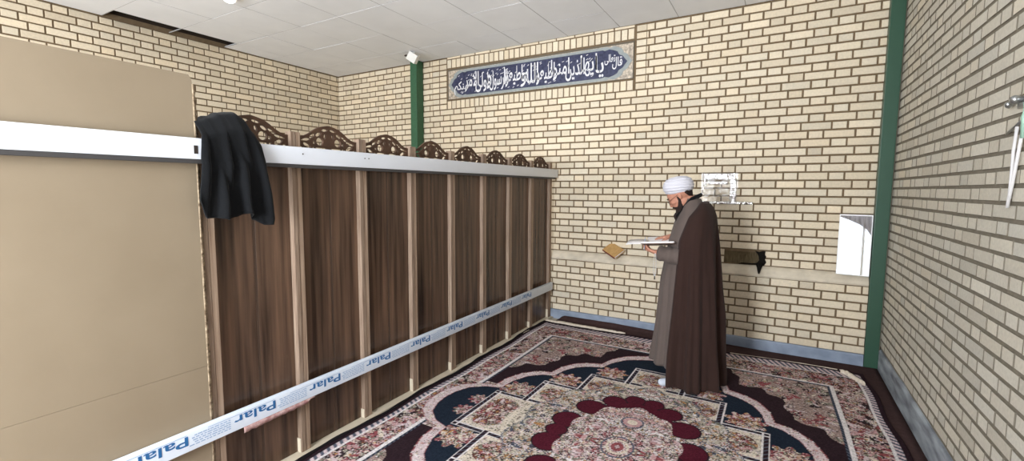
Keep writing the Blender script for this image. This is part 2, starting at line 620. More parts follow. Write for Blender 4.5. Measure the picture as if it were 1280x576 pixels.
# ceiling: tiles in a grid, two part tiles missing along the left wall ------
T = .655
bm = bmesh.new()
rr = random.Random(4)
gx0, gy0 = -4.31-4*T, 3.555-11*T
def tile(x0, x1, y0, y1):
    x0, x1, y0, y1 = max(x0, XA), min(x1, XC), max(y0, YN), min(y1, YF)
    g = .004
    if x1-x0 < .03 or y1-y0 < .03:
        return
    dz = rr.uniform(0, .003)
    vs = box(bm, x0+g, x1-g, y0+g, y1-g, H+dz, H+.02)
    tx, ty = rr.gauss(0, .0022), rr.gauss(0, .0022)
    for v in vs:
        v.co.z += (v.co.x-(x0+x1)/2)*tx+(v.co.y-(y0+y1)/2)*ty
for i in range(13):
    for j in range(15):
        x0, y0 = gx0+i*T, gy0+j*T
        if x0 < XA < x0+T and abs(y0+T/2-2.572) < .7 and 2.2 < y0+.01 < 3.3:
            continue
        tile(x0, x0+T, y0, y0+T)
nt0 = len(bm.faces)
for i in range(14):
    x = gx0+i*T
    if XA < x < XC:
        box(bm, x-.006, x+.006, YN, YF, H+.0035, H+.012)
for j in range(16):
    y = gy0+j*T
    if YN < y < YF:
        box(bm, XA, XC, y-.006, y+.006, H+.0035, H+.012)
bm.faces.ensure_lookup_table()
for f in bm.faces[nt0:]:
    f.material_index = 1
n1 = len(bm.faces)
box(bm, XA-.1, XC+.1, YN-.2, YF+.1, H+.30, H+.34)
for a in ((XA-.02, XA-.012, YN, YF), (XC+.012, XC+.02, YN, YF)):
    box(bm, a[0], a[1], a[2], a[3], H, H+.32)
box(bm, XA, XC, YF+.012, YF+.02, H, H+.32)
bm.faces.ensure_lookup_table()
for f in bm.faces[n1:]:
    f.material_index = 2
struct('ceiling', bm, [M['ceil'], M['tbar'], M['plenum']])

# plaster skirtings ---------------------------------------------------------
def wavy_strip(name, pts_fn, n, m):
    bm = bmesh.new()
    rows = [pts_fn(i/n) for i in range(n+1)]
    grid_surface(bm, rows)
    return struct(name, bm, m)
def fs(t):
    x = -2.75+t*(.783+2.75)
    w = .004*pnoise((x*3, 0, 7))
    h = .118+.008*pnoise((x*4, 2, 1))
    return [(x, YL-.012+w, 0), (x, YL-.012+w, h-.012), (x, YL-.006, h), (x, YL+.008, h+.003)]
wavy_strip('baseboard_far', fs, 70, M['skirt'])
def rs_(t):
    y = 0+t*(YL-.02)
    w = .004*pnoise((y*3, 3, 7))
    h = .198+.012*pnoise((y*3.5, 5, 1))
    return [(XC-.014+w, y, 0), (XC-.014+w, y, h-.02), (XC-.006, y, h), (XC+.008, y, h+.003)]
wavy_strip('baseboard_right', rs_, 110, M['skirt_side'])

# ------------------------------------------------------------------ green steel columns
t = thing('steel_column', 'glossy dark green steel column in the far right corner', 'column', (.845, 5.357, 0))
bm = bmesh.new()
box(bm, .787, .893, 5.313, 5.398, 0, H-.002, .004)
obj('shaft', bm, M['green'], t)
bm = bmesh.new()
box(bm, .893, .903, 5.330, 5.398, 0, H-.002, .002)          # rough mortar bead between column and wall
obj('mortar_bead', bm, M['mortar_side'], t)
t = thing('steel_column', 'green textured steel column left of the tile inscription, behind the wooden screen', 'column', (-4.75, 5.30, 0))
bm = bmesh.new()
box(bm, -4.812, -4.690, 5.250, 5.398, 0, H-.002, .005)
for y in (5.322,):
    box(bm, -4.6895, -4.6885, y-.002, y+.002, 0, H-.01)
obj('shaft', bm, M['green2'], t)
bm = bmesh.new()
box(bm, -4.84, -4.66, 5.225, 5.32, 0, .012, .003)
obj('base_plate', bm, M['green2'], t)

# small white box at the ceiling beside that column
t = thing('mounted_box', 'small white tilted box on the ceiling at the top of the left green column', 'box', (-4.47, 4.93, H))
rot = Matrix.Rotation(math.radians(-38), 3, 'Y') @ Matrix.Rotation(math.radians(25), 3, 'Z')
bm = bmesh.new()
box(bm, -4.545, -4.405, 4.90, 4.99, 3.425, 3.545, .006, rot=Matrix.Rotation(math.radians(36), 3, 'Y') @ Matrix.Rotation(math.radians(18), 3, 'Z'))
obj('housing', bm, M['white'], t)
bm = bmesh.new()
tube(bm, [(-4.46, 4.95, 3.53), (-4.46, 4.95, H)], .012)
obj('bracket', bm, M['white'], t)
bm = bmesh.new()
box(bm, -4.615, -4.575, 4.92, 4.95, 3.515, 3.535, .004)
obj('plug', bm, M['darkpl'], t)

# ceiling light just at the top edge
t = thing('ceiling_light', 'round white ceiling light above the tan board', 'lamp', (-4.80, 2.66, H))
bm = bmesh.new()
bmesh.ops.create_cone(bm, cap_ends=True, segments=32, radius1=.065, radius2=.075, depth=.03, matrix=Matrix.Translation((-4.80, 2.66, H-.015)))
obj('base', bm, M['white'], t, True, 40)
bm = bmesh.new()
bmesh.ops.create_uvsphere(bm, u_segments=24, v_segments=12, radius=.055, matrix=Matrix.Translation((-4.80, 2.66, H-.030)) @ Matrix.Diagonal((1, 1, .6, 1)))
obj('diffuser', bm, M['lamp'], t, True)

# ------------------------------------------------------------------ tile inscription
SGN = thing('tile_inscription', 'long navy tile panel with white Arabic calligraphy, high on the brick wall', 'sign', ((SX0+SX1)/2, YF, SZ0))
bm = bmesh.new()
box(bm, SX0+.010, SX1-.010, YF-.002, YF+.008, SZ0+.008, SZ1-.008)
obj('backing', bm, M['signframe'], SGN)
bm = bmesh.new()
box(bm, SX0+.030, SX1-.022, YF-.006, YF-.001, SZ0+.016, SZ1-.030)
obj('spandrel_tiles', bm, M['spandrel'], SGN)
def cartouche(x0, x1, z0, z1, g):
    """outline with pointed ogee ends"""
    zc = (z0+z1)/2
    h = (z1-z0)/2
    pts = []
    right = [(-.30, 1), (-.275, .93), (-.22, 1.0), (-.165, .90), (-.12, .78), (-.10, .55), (-.055, .42), (-.03, .20), (0, 0)]
    for dx, dz in right:
        pts.append((x1+dx, zc+dz*h))
    for dx, dz in right[-2::-1]:
        pts.append((x1+dx, zc-dz*h))
    for dx, dz in right:
        pts.append((x0-dx*.9, zc-dz*h))
    for dx, dz in right[-2::-1]:
        pts.append((x0-dx*.9, zc+dz*h))
    return pts
s3 = lambda u, v, w: (u, YF-.006-w, v)
bm = bmesh.new()
prism(bm, cartouche(SX0+.035, SX1-.030, SZ0+.020, SZ1-.036, 0), s3, .004)
obj('border', bm, M['teal'], SGN)
s3b = lambda u, v, w: (u, YF-.0085-w, v)
bm = bmesh.new()
FX0, FX1, FZ0, FZ1 = SX0+.085, SX1-.085, SZ0+.052, SZ1-.068
prism(bm, cartouche(FX0, FX1, FZ0, FZ1, 0), s3b, .004)
obj('field', bm, M['navy'], SGN)

FORMS = {'ا': (0xFE8D, 0xFE8E, 0, 0), 'ي': (0xFEF1, 0xFEF2, 0xFEF3, 0xFEF4), 'ه': (0xFEE9, 0xFEEA, 0xFEEB, 0xFEEC),
         'ل': (0xFEDD, 0xFEDE, 0xFEDF, 0xFEE0), 'ذ': (0xFEAB, 0xFEAC, 0, 0), 'ن': (0xFEE5, 0xFEE6, 0xFEE7, 0xFEE8),
         'م': (0xFEE1, 0xFEE2, 0xFEE3, 0xFEE4), 'و': (0xFEED, 0xFEEE, 0, 0), 'ط': (0xFEC1, 0xFEC2, 0xFEC3, 0xFEC4),
         'ع': (0xFEC9, 0xFECA, 0xFECB, 0xFECC), 'ر': (0xFEAD, 0xFEAE, 0, 0), 'س': (0xFEB1, 0xFEB2, 0xFEB3, 0xFEB4),
         'ك': (0xFED9, 0xFEDA, 0xFEDB, 0xFEDC), 'ق': (0xFED5, 0xFED6, 0xFED7, 0xFED8), 'ت': (0xFE95, 0xFE96, 0xFE97, 0xFE98),
         'ى': (0xFEEF, 0xFEF0, 0, 0)}
def shape(word):
    out = []
    i = 0
    prev = False
    while i < len(word):
        ch = word[i]
        f = FORMS[ch]
        nxt = i+1 < len(word)
        if ch == 'ل' and nxt and word[i+1] == 'ا':
            out.append(chr(0xFEFC if prev else 0xFEFB))
            prev = False
            i += 2
            continue
        joins = f[2] != 0 and nxt
        out.append(chr(f[3] if prev and joins else f[2] if joins else f[1] if prev else f[0]))
        prev = joins
        i += 1
    return ''.join(out[::-1])
def sign_words(words, xr, xl, zb, h, name, squeeze=1.0):
    s = '\u2009'.join(shape(w) for w in words[::-1])
    me = text_mesh(s, 1.0, .002, .010)
    n = len(me.vertices)
    co = np.zeros(n*3, 'f')
    me.vertices.foreach_get('co', co)
    co = co.reshape(-1, 3)
    x0, x1 = co[:, 0].min(), co[:, 0].max()
    z0, z1 = co[:, 1].min(), co[:, 1].max()
    # tall upright strokes, as in thuluth: stretch the part above the base line
    X = xl+(co[:, 0]-x0)/(x1-x0)*(xr-xl)
    zz = (co[:, 1]-z0)/(z1-z0)
    Z = zb+zz*h
    new = np.stack([X, YF-.0125-(co[:, 2]+.002)*.6, Z], -1).astype('f')
    me.vertices.foreach_set('co', new.ravel())
    me.flip_normals()
    link_mesh(name, me, M['tilewhite'], SGN)
WORDS = ['يا', 'ايها', 'الذين', 'امنوا', 'اطيعوا', 'الله', 'و', 'اطيعوا', 'الرسول', 'و', 'اولى', 'الامر', 'منكم']
WID = [1.0, 1.5, 1.9, 1.9, 2.2, 1.5, .7, 2.2, 2.2, .7, 1.5, 1.7, 1.8]
xr, span = FX1-.285, (FX1-.285)-(FX0+.085)
k_ = span/sum(WID)
for w_, (word, wd) in enumerate(zip(WORDS, WID)):
    xl = xr-wd*k_
    tall = word[0] == 'ا' or word == 'يا'
    zb_ = FZ0+.014+(.030 if w_ % 2 else 0)
    hh_ = (FZ1-FZ0)*(.80 if tall else .56)
    sign_words([word], xr+.022*(wd > 1), xl-.030*(wd > 1), zb_, hh_, 'lettering')
    xr = xl
sign_words(['قال'], FX1-.06, FX1-.18, FZ0+.085, .14, 'lettering')
sign_words(['تعالى'], FX1-.145, FX1-.275, FZ0+.145, .12, 'lettering')
# the small vowel strokes written over and under the letters
rr = random.Random(12)
for i in range(84):
    x = FX0+.12+rr.random()*(FX1-FX0-.5)
    z = FZ1-.025-rr.random()*.10 if i % 4 else FZ0+.02+rr.random()*.03
    a = math.radians(rr.uniform(15, 40))
    bm = bmesh.new()
    box(bm, x-.014, x+.014, YF-.0145, YF-.0125, z-.003, z+.003, rot=Matrix.Rotation(-a, 3, 'Y'))
    obj('vowel_mark', bm, M['tilewhite'], SGN)

# ------------------------------------------------------------------ wooden screen (partition)
SCR = thing('wooden_screen', 'long dark walnut screen of panels and posts with carved crests, running to the far wall', 'screen', (-2.5, 3.3, 0))
PX = -2.49
REDGE = [1.252+.5065*i for i in range(9)]
rr = random.Random(3)
def post_mesh(y1):
    bm = bmesh.new()
    jz = rr.uniform(-.006, .006)
    box(bm, PX-.052, PX, y1-.066, y1-.034, .02, 2.004+jz, .0025, 1)      # two sticks side by side
    n_ = len(bm.faces)
    box(bm, PX-.052, PX-.002, y1-.0325, y1, .02, 2.003+jz, .0025, 1)
    bm.faces.ensure_lookup_table()
    for f in bm.faces[n_:]:
        f.material_index = 1
    return bm
for y1 in REDGE:
    po = obj('post', post_mesh(y1), [M['wood'], M['wood2']], SCR)
    bm = bmesh.new()
    box(bm, PX-.046, PX-.006, y1-.071, y1-.0665, .022, .022+rr.uniform(.06, .11), .001, 1)
    obj('shim', bm, M['base'], po)
for i in range(8):
    a, b = REDGE[i], REDGE[i+1]-.066
    bm = bmesh.new()
    c = (a+b)/2
    box(bm, PX-.050, PX-.036, a, c-.008, .022, 1.902, .001, 1)
    box(bm, PX-.050, PX-.036, c+.008, b, .022, 1.902, .001, 1)
    pn = obj('panel', bm, M['panel'], SCR)
    bm = bmesh.new()
    box(bm, PX-.050, PX-.0365, c-.0078, c+.0078, .022, 1.902)
    obj('joint_strip', bm, M['strip'], pn)
def ell(cx, cy, rx, ry, ang=0, n=14, sx=1):
    ca, sa = math.cos(math.radians(ang)), math.sin(math.radians(ang))
    out = []
    for k in range(n):
        t = 2*PI*k/n
        x, y = rx*math.cos(t), ry*math.sin(t)
        out.append((sx*(cx+x*ca-y*sa), cy+x*sa+y*ca))
    return out
def crest_outline(hw):
    pts = [(-hw, 0), (hw, 0), (hw, .082)]
    prof = [(1.0, .082), (.93, .083), (.80, .090), (.66, .106), (.52, .128), (.40, .144), (.30, .153), (.20, .159), (.11, .163), (.05, .166), (0, .167)]
    pts += [(hw*f, z) for f, z in prof[1:]]
    pts += [(-hw*f, z) for f, z in prof[-2::-1]]
    return pts
for i in range(8):
    a, b = REDGE[i], REDGE[i+1]-.066
    hw = (b-a)/2
    holes = []
    for s in (-1, 1):
        holes += [ell(.031, .136, .024, .0078, -8, sx=s), ell(.068, .062, .026, .025, 0, sx=s), ell(.029, .098, .009, .018, 12, sx=s),
                  ell(.076, .106, .023, .011, -25, sx=s), ell(.122, .092, .026, .0095, -30, sx=s), ell(.168, .066, .034, .0085, -12, sx=s),
                  ell(.160, .034, .028, .0125, 24, sx=s), ell(.058, .021, .042, .0072, 0, sx=s), ell(.200, .018, .014, .0060, 0, sx=s),
                  ell(.112, .022, .009, .010, 0, sx=s), ell(.108, .055, .0095, .012, 0, sx=s)]
    me = curve_plate('crest', [crest_outline(hw)]+holes, .008)
    c = (a+b)/2
    me.transform(Matrix(((0, 0, 1, PX-.032), (1, 0, 0, c), (0, 1, 0, 1.900), (0, 0, 0, 1))))
    link_mesh('crest', me, M['crest'], SCR)
bm = bmesh.new()
box(bm, PX-.075, -2.456, 1.0, 5.31, .002, .021, .002)
obj('base_plank', bm, M['base'], SCR)

# upper rail: white face, grey lip, sticker, screws -------------------------
RX = -2.44
bm = bmesh.new()
vs = box(bm, RX-.022, RX, -.6, 5.372, 1.800, 1.902, .006)
for v in bm.verts:                                         # sits a little higher towards the far wall
    v.co.z += max(0, (v.co.y-1.2))*.0050
rail = obj('rail', bm, M['rail'], SCR, True, 50)
rail['label'] = 'white upper rail'
bm = bmesh.new()
box(bm, RX-.028, RX-.003, -.6, 5.30, 1.780, 1.8005, .002)
for v in bm.verts:
    v.co.z += max(0, (v.co.y-1.2))*.0050
obj('lip', bm, M['lip'], rail)
bm = bmesh.new()
box(bm, RX, RX+.0008, 1.150, 1.168, 1.832, 1.872)
obj('sticker', bm, M['darkpl'], rail)
for y in (1.735, 2.205, 2.24):
    bm = bmesh.new()
    bmesh.ops.create_cone(bm, cap_ends=True, segments=10, radius1=.0045, radius2=.0035, depth=.003, matrix=Matrix.Translation((RX+.001, y, 1.868+.005*(y-1.2))) @ Matrix.Rotation(PI/2, 4, 'Y'))
    obj('screw', bm, M['darkpl'], rail)

# lower rail with printed protective film ------------------------------------
ZR0, ZR1 = .372, .470
bm = bmesh.new()
box(bm, RX-.035, RX, .45, 5.255, ZR0, ZR1, .005)
for v in bm.verts:
    v.co.z += max(0, (v.co.y-2))*.0052
lrail = obj('rail', bm, M['film'], SCR, True, 50)
lrail['label'] = 'lower rail wrapped in printed blue and white film'
PITCH = .4515
lift = lambda y: max(0, y-2)*.0052
for i in range(-1, 9):
    yr = 1.051+i*PITCH
    me = text_mesh('Palar', 1.0, .0004, .014)
    n = len(me.vertices)
    co = np.zeros(n*3, 'f')
    me.vertices.foreach_get('co', co)
    co = co.reshape(-1, 3)
    x0, x1 = co[:, 0].min(), co[:, 0].max()
    z1 = co[:, 1].max()
    sx = .232/(x1-x0)
    sz = .046/z1
    yy = yr-(co[:, 0]-x0)*sx
    zz = ZR1-.0165-co[:, 1]*sz+lift(yr)
    me.vertices.foreach_set('co', np.stack([RX+.0006+co[:, 2], yy, zz], -1).astype('f').ravel())
    link_mesh('print', me, M['blue'], lrail)
    bm = bmesh.new()
    box(bm, RX, RX+.0007, yr-.36, yr-.005, ZR1-.0125+lift(yr), ZR1-.0095+lift(yr))
    rr = random.Random(i+20)
    for k in range(5):                                    # fine print too small to read: broken lines
        z = ZR1-.022-k*.0115+lift(yr)
        y = yr-.250
        while y > yr-.425:
            w = rr.uniform(.008, .024)
            box(bm, RX, RX+.0007, y-w, y, z-.0028, z+.0022)
            y -= w+rr.uniform(.003, .007)
    obj('fine_print', bm, M['paleblue'], lrail)
bm = bmesh.new()
rows = []
for k in range(41):
    y = 1.32+k*.44/40
    f = k/40
    zt = ZR0+.004
    zb_ = ZR0-.028*(1-.3*f)-.008*pnoise((y*40, 0, 0))+(.018 if f > .9 else 0)
    rows.append([(RX-.002, y, zt), (RX+.003+.003*pnoise((y*30, 1, 0)), y, (zt+zb_)/2), (RX+.001, y, zb_)])
grid_surface(bm, rows)
o = obj('torn_film', bm, M['torn'], lrail)
solid(o, .0012)

# ------------------------------------------------------------------ tan board leaning behind the rail
t = thing('fibreboard_sheet', 'large plain tan fibreboard sheet standing behind the white rail', 'board', (RX-.03, .15, 0))
bm = bmesh.new()
BX0, BX1 = PX+.001, PX+.009
rr = random.Random(8)
def sheet(z0, z1, ch):
    # front outline with a slightly frayed right edge
    ed = []
    nn = 50
    for k in range(nn+1):
        z = z0+(z1-z0)*k/nn
        ed.append((1.179+.004*pnoise((z*14, 0, 3))+.002*pnoise((z*50, 0, 9)), z))
    if ch:
        ed[-1] = (1.163, z1)
        ed[-2] = (1.175, z1-.022)
    poly = [(-.9, z0)]+ed+[(-.9, z1+(.018 if ch else 0))]
    prism(bm, poly, lambda u, v, w: (BX0+w, u, v), BX1-BX0)
sheet(.003, .7605, False)
sheet(.762, 2.211, True)
obj('face', bm, M['mdf'], t)
bm = bmesh.new()
rows = []
for k in range(120):
    z = .02+k*2.15/119
    w = .0055+.006*pnoise((z*30, 1, 2))+.003*rr.random()
    rows.append([(BX1, 1.1755, z), (BX1+.0015, 1.180, z), (BX1-.002, 1.183+max(0, w), z), (BX0+.002, 1.183+max(0, w)*.6, z), (BX0+.002, 1.176, z)])
grid_surface(bm, rows)
o = obj('frayed_edge', bm, M['mdfedge'], t)
solid(o, .001)

# ------------------------------------------------------------------ black garment over the screen
bm = bmesh.new()
NY, NS = 61, 60
top = [(0, 1.998), (.28, 2.022), (.45, 2.046), (.75, 2.060), (.90, 2.040), (1, 1.975)]
hem = [(0, 1.600), (.10, 1.520), (.22, 1.520), (.36, 1.508), (.46, 1.520), (.62, 1.536), (.74, 1.500), (.88, 1.470), (.97, 1.470), (1, 1.545)]
def itp(tab, u):
    for (a, x), (b, y) in zip(tab[:-1], tab[1:]):
        if a <= u <= b:
            k = (u-a)/(b-a)
            k = k*k*(3-2*k)
            return x+(y-x)*k
    return tab[-1][1]
rows = []
for i in range(NY):
    u = i/(NY-1)
    zt, zh = itp(top, u), itp(hem, u)
    row = []
    for j in range(NS+1):
        s = j/NS
        if s < .28:                                        # hangs down behind the screen
            q = (.28-s)/.28
            x = PX-.066-.012*math.sin(q*PI)
            z = zt-.012-q*.40
            if s > .2:
                pass
        elif s < .40:                                      # over the top
            a = (s-.28)/.12*PI
            x = PX-.0330-.037*math.cos(a)
            z = zt-.012+.014*math.sin(a)
        else:
            q = (s-.40)/.60
            z = zt-.012-(zt-.012-zh)*q
            # stands off the rail
            x = PX+.008+.052*min(1, q/.16)
            if z < 1.79:
                x = -2.424
        f = (math.sin(u*21+1.2*math.sin(z*5))+.6*math.sin(u*37+z*9+2)+.5*pnoise((u*6, z*5, 2)))*.0085
        q2 = max(0, (s-.40)/.60)
        drop = max(0, q2-.15)
        fold = f*(.25+1.6*drop)
        hx = .026*drop+fold+(.016*abs(f)/.0085*drop)
        ylo = 1.178+.006*math.sin(z*8)-.050*drop
        yhi = 1.440+(.050*min(1, max(0, 2.03-z)/.22))+.010*min(1, max(0, 1.85-z)/.35)
        y = ylo+(yhi-ylo)*u+.004*math.sin(z*19+u*9)*drop
        y = y+(f*.6)
        if s < .40:
            row.append((x-abs(fold)*.4, y, z))
        else:
            row.append((x+.004+max(0, hx), y, z))
    rows.append(row)
grid_surface(bm, rows)
o = obj('draped_garment', bm, M['black'], None, True)
solid(o, .006, 1)
tag(o, 'black garment draped over the wooden screen and the white rail', 'garment')
base_at(o, (-2.45, 1.33, 1.5))

# ------------------------------------------------------------------ maroon felt underlay
t_bm = bmesh.new()
xs = [-2.36+i*(XC-.017+2.36)/80 for i in range(81)]
rows = []
for x in xs:
    f = max(0, min(1, (-.05-x)/1.6))
    up = .052*f*(1 if x > -2.30 else max(0, (x+2.36)/.06)) if x < .1 else 0
    w = .006*pnoise((x*5, 0, 2))
    y2 = YL-.022-.014*f
    rows.append([(x, .4, .004), (x, 4.6, .004), (x, 4.95, .005), (x, y2-.05-.02*f, .006+.004*f), (x, y2-.010+w*.4, .006+up*.35), (x, y2+w*.4, .008+up)])
grid_surface(t_bm, rows)
o = obj('felt_underlay', t_bm, M['mat'], None, True)
solid(o, .004, 1)
tag(o, 'dark maroon felt underlay showing between the patterned rug and the walls', 'mat')
base_at(o, (-.7, 3.0, 0))

# ------------------------------------------------------------------ the rug
RW, RL = 1.615, 2.30
RCX, RCY = -.815, 2.775
GS = .0062
qa = int(RW/GS)
qb = int(RL/GS)
rng = np.random.RandomState(5)
A, B = np.meshgrid((np.arange(qa+1))*RW/qa, (np.arange(qb+1))*RL/qb, indexing='ij')   # |u|, |v|
C_ = {k: np.array(lin(v)) for k, v in dict(
    cream=(208, 196, 180), pink=(184, 146, 146), rose=(140, 76, 80), maroon=(78, 27, 40), dark=(44, 30, 36), navy=(32, 40, 52),
    sage=(124, 122, 108), pale=(204, 186, 188), gold=(172, 128, 84), white=(218, 212, 212), brown=(92, 62, 54), plum=(52, 40, 43), slate=(84, 88, 102)).items()}
img = np.zeros(A.shape+(3,))
reg = np.zeros(A.shape, int)
def fill(mask, c, r=None):
    img[mask] = C_[c]
    if r is not None:
        reg[mask] = r
def stamp(rid, n, rmin, rmax, pal, cen=('gold', 'cream'), region_box=None):
    """scatter small flowers and leaves over a region of the weave"""
    idx = np.argwhere(reg == rid)
    if not len(idx):
        return
    for _ in range(n):
        i, j = idx[rng.randint(len(idx))]
        r = rng.uniform(rmin, rmax)/GS
        k = int(r*1.5)+1
        i0, i1, j0, j1 = max(0, i-k), min(A.shape[0], i+k+1), max(0, j-k), min(A.shape[1], j+k+1)
        ii, jj = np.meshgrid(np.arange(i0, i1)-i, np.arange(j0, j1)-j, indexing='ij')
        rad = np.hypot(ii, jj)
        th = np.arctan2(jj, ii)
        kind = rng.rand()
        sub = reg[i0:i1, j0:j1] == rid
        px = img[i0:i1, j0:j1]
        if kind < .62:                                    # flower
            npet = rng.choice([5, 6, 8])
            R_ = r*(.72+.28*np.cos(npet*th+rng.rand()*6))
            c1 = C_[pal[rng.randint(len(pal))]]
            c2 = C_[pal[rng.randint(len(pal))]]
            m = (rad < R_*1.14) & sub
            px[m] = C_['dark']
            m = (rad < R_) & sub
            px[m] = c1
            m = (rad < R_*.62) & sub
            px[m] = c2
            m = (rad < r*.24) & sub
            px[m] = C_[cen[rng.randint(len(cen))]]
        else:                                             # leaf
            a = rng.rand()*PI
            x = ii*math.cos(a)+jj*math.sin(a)
            y = -ii*math.sin(a)+jj*math.cos(a)
            m = ((x/(r*1.25))**2+(y/(r*.42))**2 < 1) & sub
            px[m] = C_[pal[rng.randint(len(pal))]]
# field and border
fill(A >= 0, 'sage', 1)
fill(A >= 0, 'pink', 1)
# scallop
SQ = [(1.46, 0), (1.45, .12), (1.40, .24), (1.29, .34), (1.15, .385), (1.14, .55), (1.07, .72), (.97, .82), (.86, .86), (.83, 1.02), (.76, 1.15), (.68, 1.22), (.54, 1.28), (.49, 1.44), (.39, 1.59), (.21, 1.70), (0, 1.76)]
def polar_field(poly):
    th = np.array([math.atan2(b/1.76, a/1.46) for a, b in poly])
    rr_ = np.array([math.hypot(a/1.46, b/1.76) for a, b in poly])
    T_ = np.arctan2(B/1.76, A/1.46)
    return np.hypot(A/1.46, B/1.76)/np.interp(T_, th, rr_)
rho = polar_field(SQ)
inner_line_a, inner_line_b = 1.275, 1.80
fld = (A < inner_line_a) & (B < inner_line_b)
fill(fld, 'sage', 1)
img[fld] = C_['sage']*.55+C_['pink']*.45
bord = ((A >= inner_line_a+.05) | (B >= inner_line_b+.05))
fill(bord, 'plum', 2)
# inner guard: white line + dark dotted line
g1 = ((A >= inner_line_a) | (B >= inner_line_b)) & ~((A >= inner_line_a+.05) | (B >= inner_line_b+.05))
fill(g1, 'navy', 3)
g1b = ((A >= inner_line_a+.022) | (B >= inner_line_b+.022)) & g1
fill(g1b, 'white', 3)
dots = g1 & ~g1b & ((np.floor((A+B)/.02) % 2) == 0)
fill(dots, 'slate', 3)
# outer guard
oa, ob = 1.525, 2.12
g2 = (A >= oa) | (B >= ob)
fill(g2, 'white', 4)
g3 = (A >= oa+.016) | (B >= ob+.016)
fill(g3, 'slate', 4)
along = np.where(A-oa > (B-ob), B, A)
chev = g3 & (((along+.5*np.maximum(A-oa, B-ob))/.05 % 1) < .5)
fill(chev, 'pale', 4)
g4 = (A >= RW-.035) | (B >= RL-.05)
fill(g4, 'dark', 5)
stamp(1, 760, .018, .044, ['pale', 'cream', 'pink', 'rose', 'plum', 'sage'])
stamp(2, 1000, .018, .044, ['pink', 'pale', 'rose', 'pink', 'cream', 'brown', 'sage'])
# dark cloud band outside the pale scallop
band = (rho > 1.0) & (rho < 1.17+.03*np.sin(A*22)*np.cos(B*19)) & fld & (B > .42)
fill(band, 'plum', 6)
img[band] = C_['dark']*.7+C_['plum']*.3
# pale scallop
pal = (rho <= 1.02) & (rho > .955)
fill(pal, 'pale', 7)
edge = ((np.abs(rho-1.02) < .004) | (np.abs(rho-.955) < .004))
fill(edge, 'rose', 7)
stamp(7, 300, .008, .016, ['white', 'pale', 'pink', 'cream'])
nav = rho <= .955
fill(nav, 'navy', 8)
# pink flower clusters lying in the navy
for (a, b, r) in ((.97, .42, .155), (.70, .79, .150), (.40, 1.14, .145), (1.15, .10, .085)):
    d = np.hypot(A-a, (B-b))
    m = (d < r*(.85+.15*np.sin(9*np.arctan2(B-b, A-a)))) & (reg == 8)
    fill(m, 'rose', 9)
stamp(9, 320, .016, .034, ['pink', 'pale', 'rose', 'cream', 'sage', 'gold'])
# stepped panels
steps = [(1.085, .29), (.83, .66), (.53, 1.01), (.22, 1.35)]
tm = np.zeros(A.shape, bool)
for a, b in steps:
    tm |= (A < a) & (B < b)
fill(tm, 'cream', 10)
for a, b in ((.93, .10), (.66, .47), (.38, .82), (.06, 1.16), (.93, .0)):
    m = (np.hypot(A-a, B-b) < .125) & tm
    reg[m] = 11
stamp(11, 380, .016, .032, ['pink', 'gold', 'rose', 'pale', 'sage', 'brown'])
stamp(10, 260, .010, .022, ['pale', 'sage', 'pink', 'cream'])
lb = [0, .29, .66, 1.01, 1.35]
for n_, (a, b) in enumerate(steps):
    b0 = lb[n_]
    fr = ((np.abs(A-a) < .026) & (B < b+.026) & (B > b0-.026)) | ((np.abs(B-b) < .026) & (A < a+.026) & (A > (steps[n_+1][0]-.10 if n_ < 3 else 0)-.026))
    fill(fr, 'dark', 12)
    fr2 = fr & (((np.abs(np.abs(A-a)-.021) < .005) & (B < b+.026)) | ((np.abs(np.abs(B-b)-.021) < .005) & (A < a+.026)))
    fill(fr2, 'white', 12)
    dd = fr & ~fr2 & ((np.floor((A-B)/.012) % 4) == 0)
    fill(dd, 'slate', 12)
# medallion
mth = np.arctan2(B/.86, A/.64)
med = np.hypot(A/.64, B/.86)+.045*np.cos(14*mth)
m = med < 1.12
fill(m, 'sage', 13)
img[m] = C_['cream']*.6+C_['sage']*.4
stamp(13, 560, .014, .036, ['cream', 'sage', 'pale', 'slate', 'white', 'pink', 'gold'])
m = (np.abs(med-1.12) < .014) & (rng.rand(*A.shape) < .6)
fill(m, 'slate', 13)
lobes = [(.415, .165, .105), (.335, .43, .105), (.205, .61, .085), (.07, .705, .07), (.43, .0, .07)]
ring = np.zeros(A.shape, bool)
rim = np.zeros(A.shape, bool)
for a, b, r in lobes:
    d = np.hypot(A-a, B-b)
    ring |= d < r
    rim |= d < r+.012
fill(rim, 'dark', 14)
fill(ring, 'maroon', 14)
rg = np.hypot(A/.36, B/.62)
fill((rg > .93) & (rg < 1.07) & (B > .46), 'maroon', 14)
inn = np.hypot(A/.40, B/.62)+.05*np.cos(10*np.arctan2(B/.62, A/.40))
m = inn < .93
fill(m, 'pale', 15)
img[m] = C_['pale']*.6+C_['pink']*.4
stamp(15, 420, .013, .034, ['cream', 'pink', 'pale', 'rose', 'sage', 'white', 'pink'])
for rr_, c in ((.30, 'sage'), (.27, 'pale')):
    pass
r0 = np.hypot(A, B*.8)
for rad, w, c in ((.10, .006, 'slate'), (.065, .008, 'cream'), (.030, .012, 'rose')):
    fill(np.abs(r0-rad) < w, c, 16)
r1 = np.hypot(A, (B-.36))
for rad, w, c in ((.075, .006, 'slate'), (.05, .014, 'pink'), (.02, .014, 'cream')):
    fill(np.abs(r1-rad) < w, c, 16)
# dark outlines and stray knots inside the floral ground
flo = np.isin(reg, (1, 2, 9, 10, 11, 13, 15))
kn = rng.rand(*A.shape)
kn2 = kn.copy()
kn2[:-1] = np.minimum(kn[:-1], kn[1:])
img[flo & (kn2 < .035)] = C_['dark']
img[flo & (kn > .97)] = C_['white']
img *= (1+rng.uniform(-.28, .28, A.shape))[..., None]
img = np.clip(img, 0, 1)
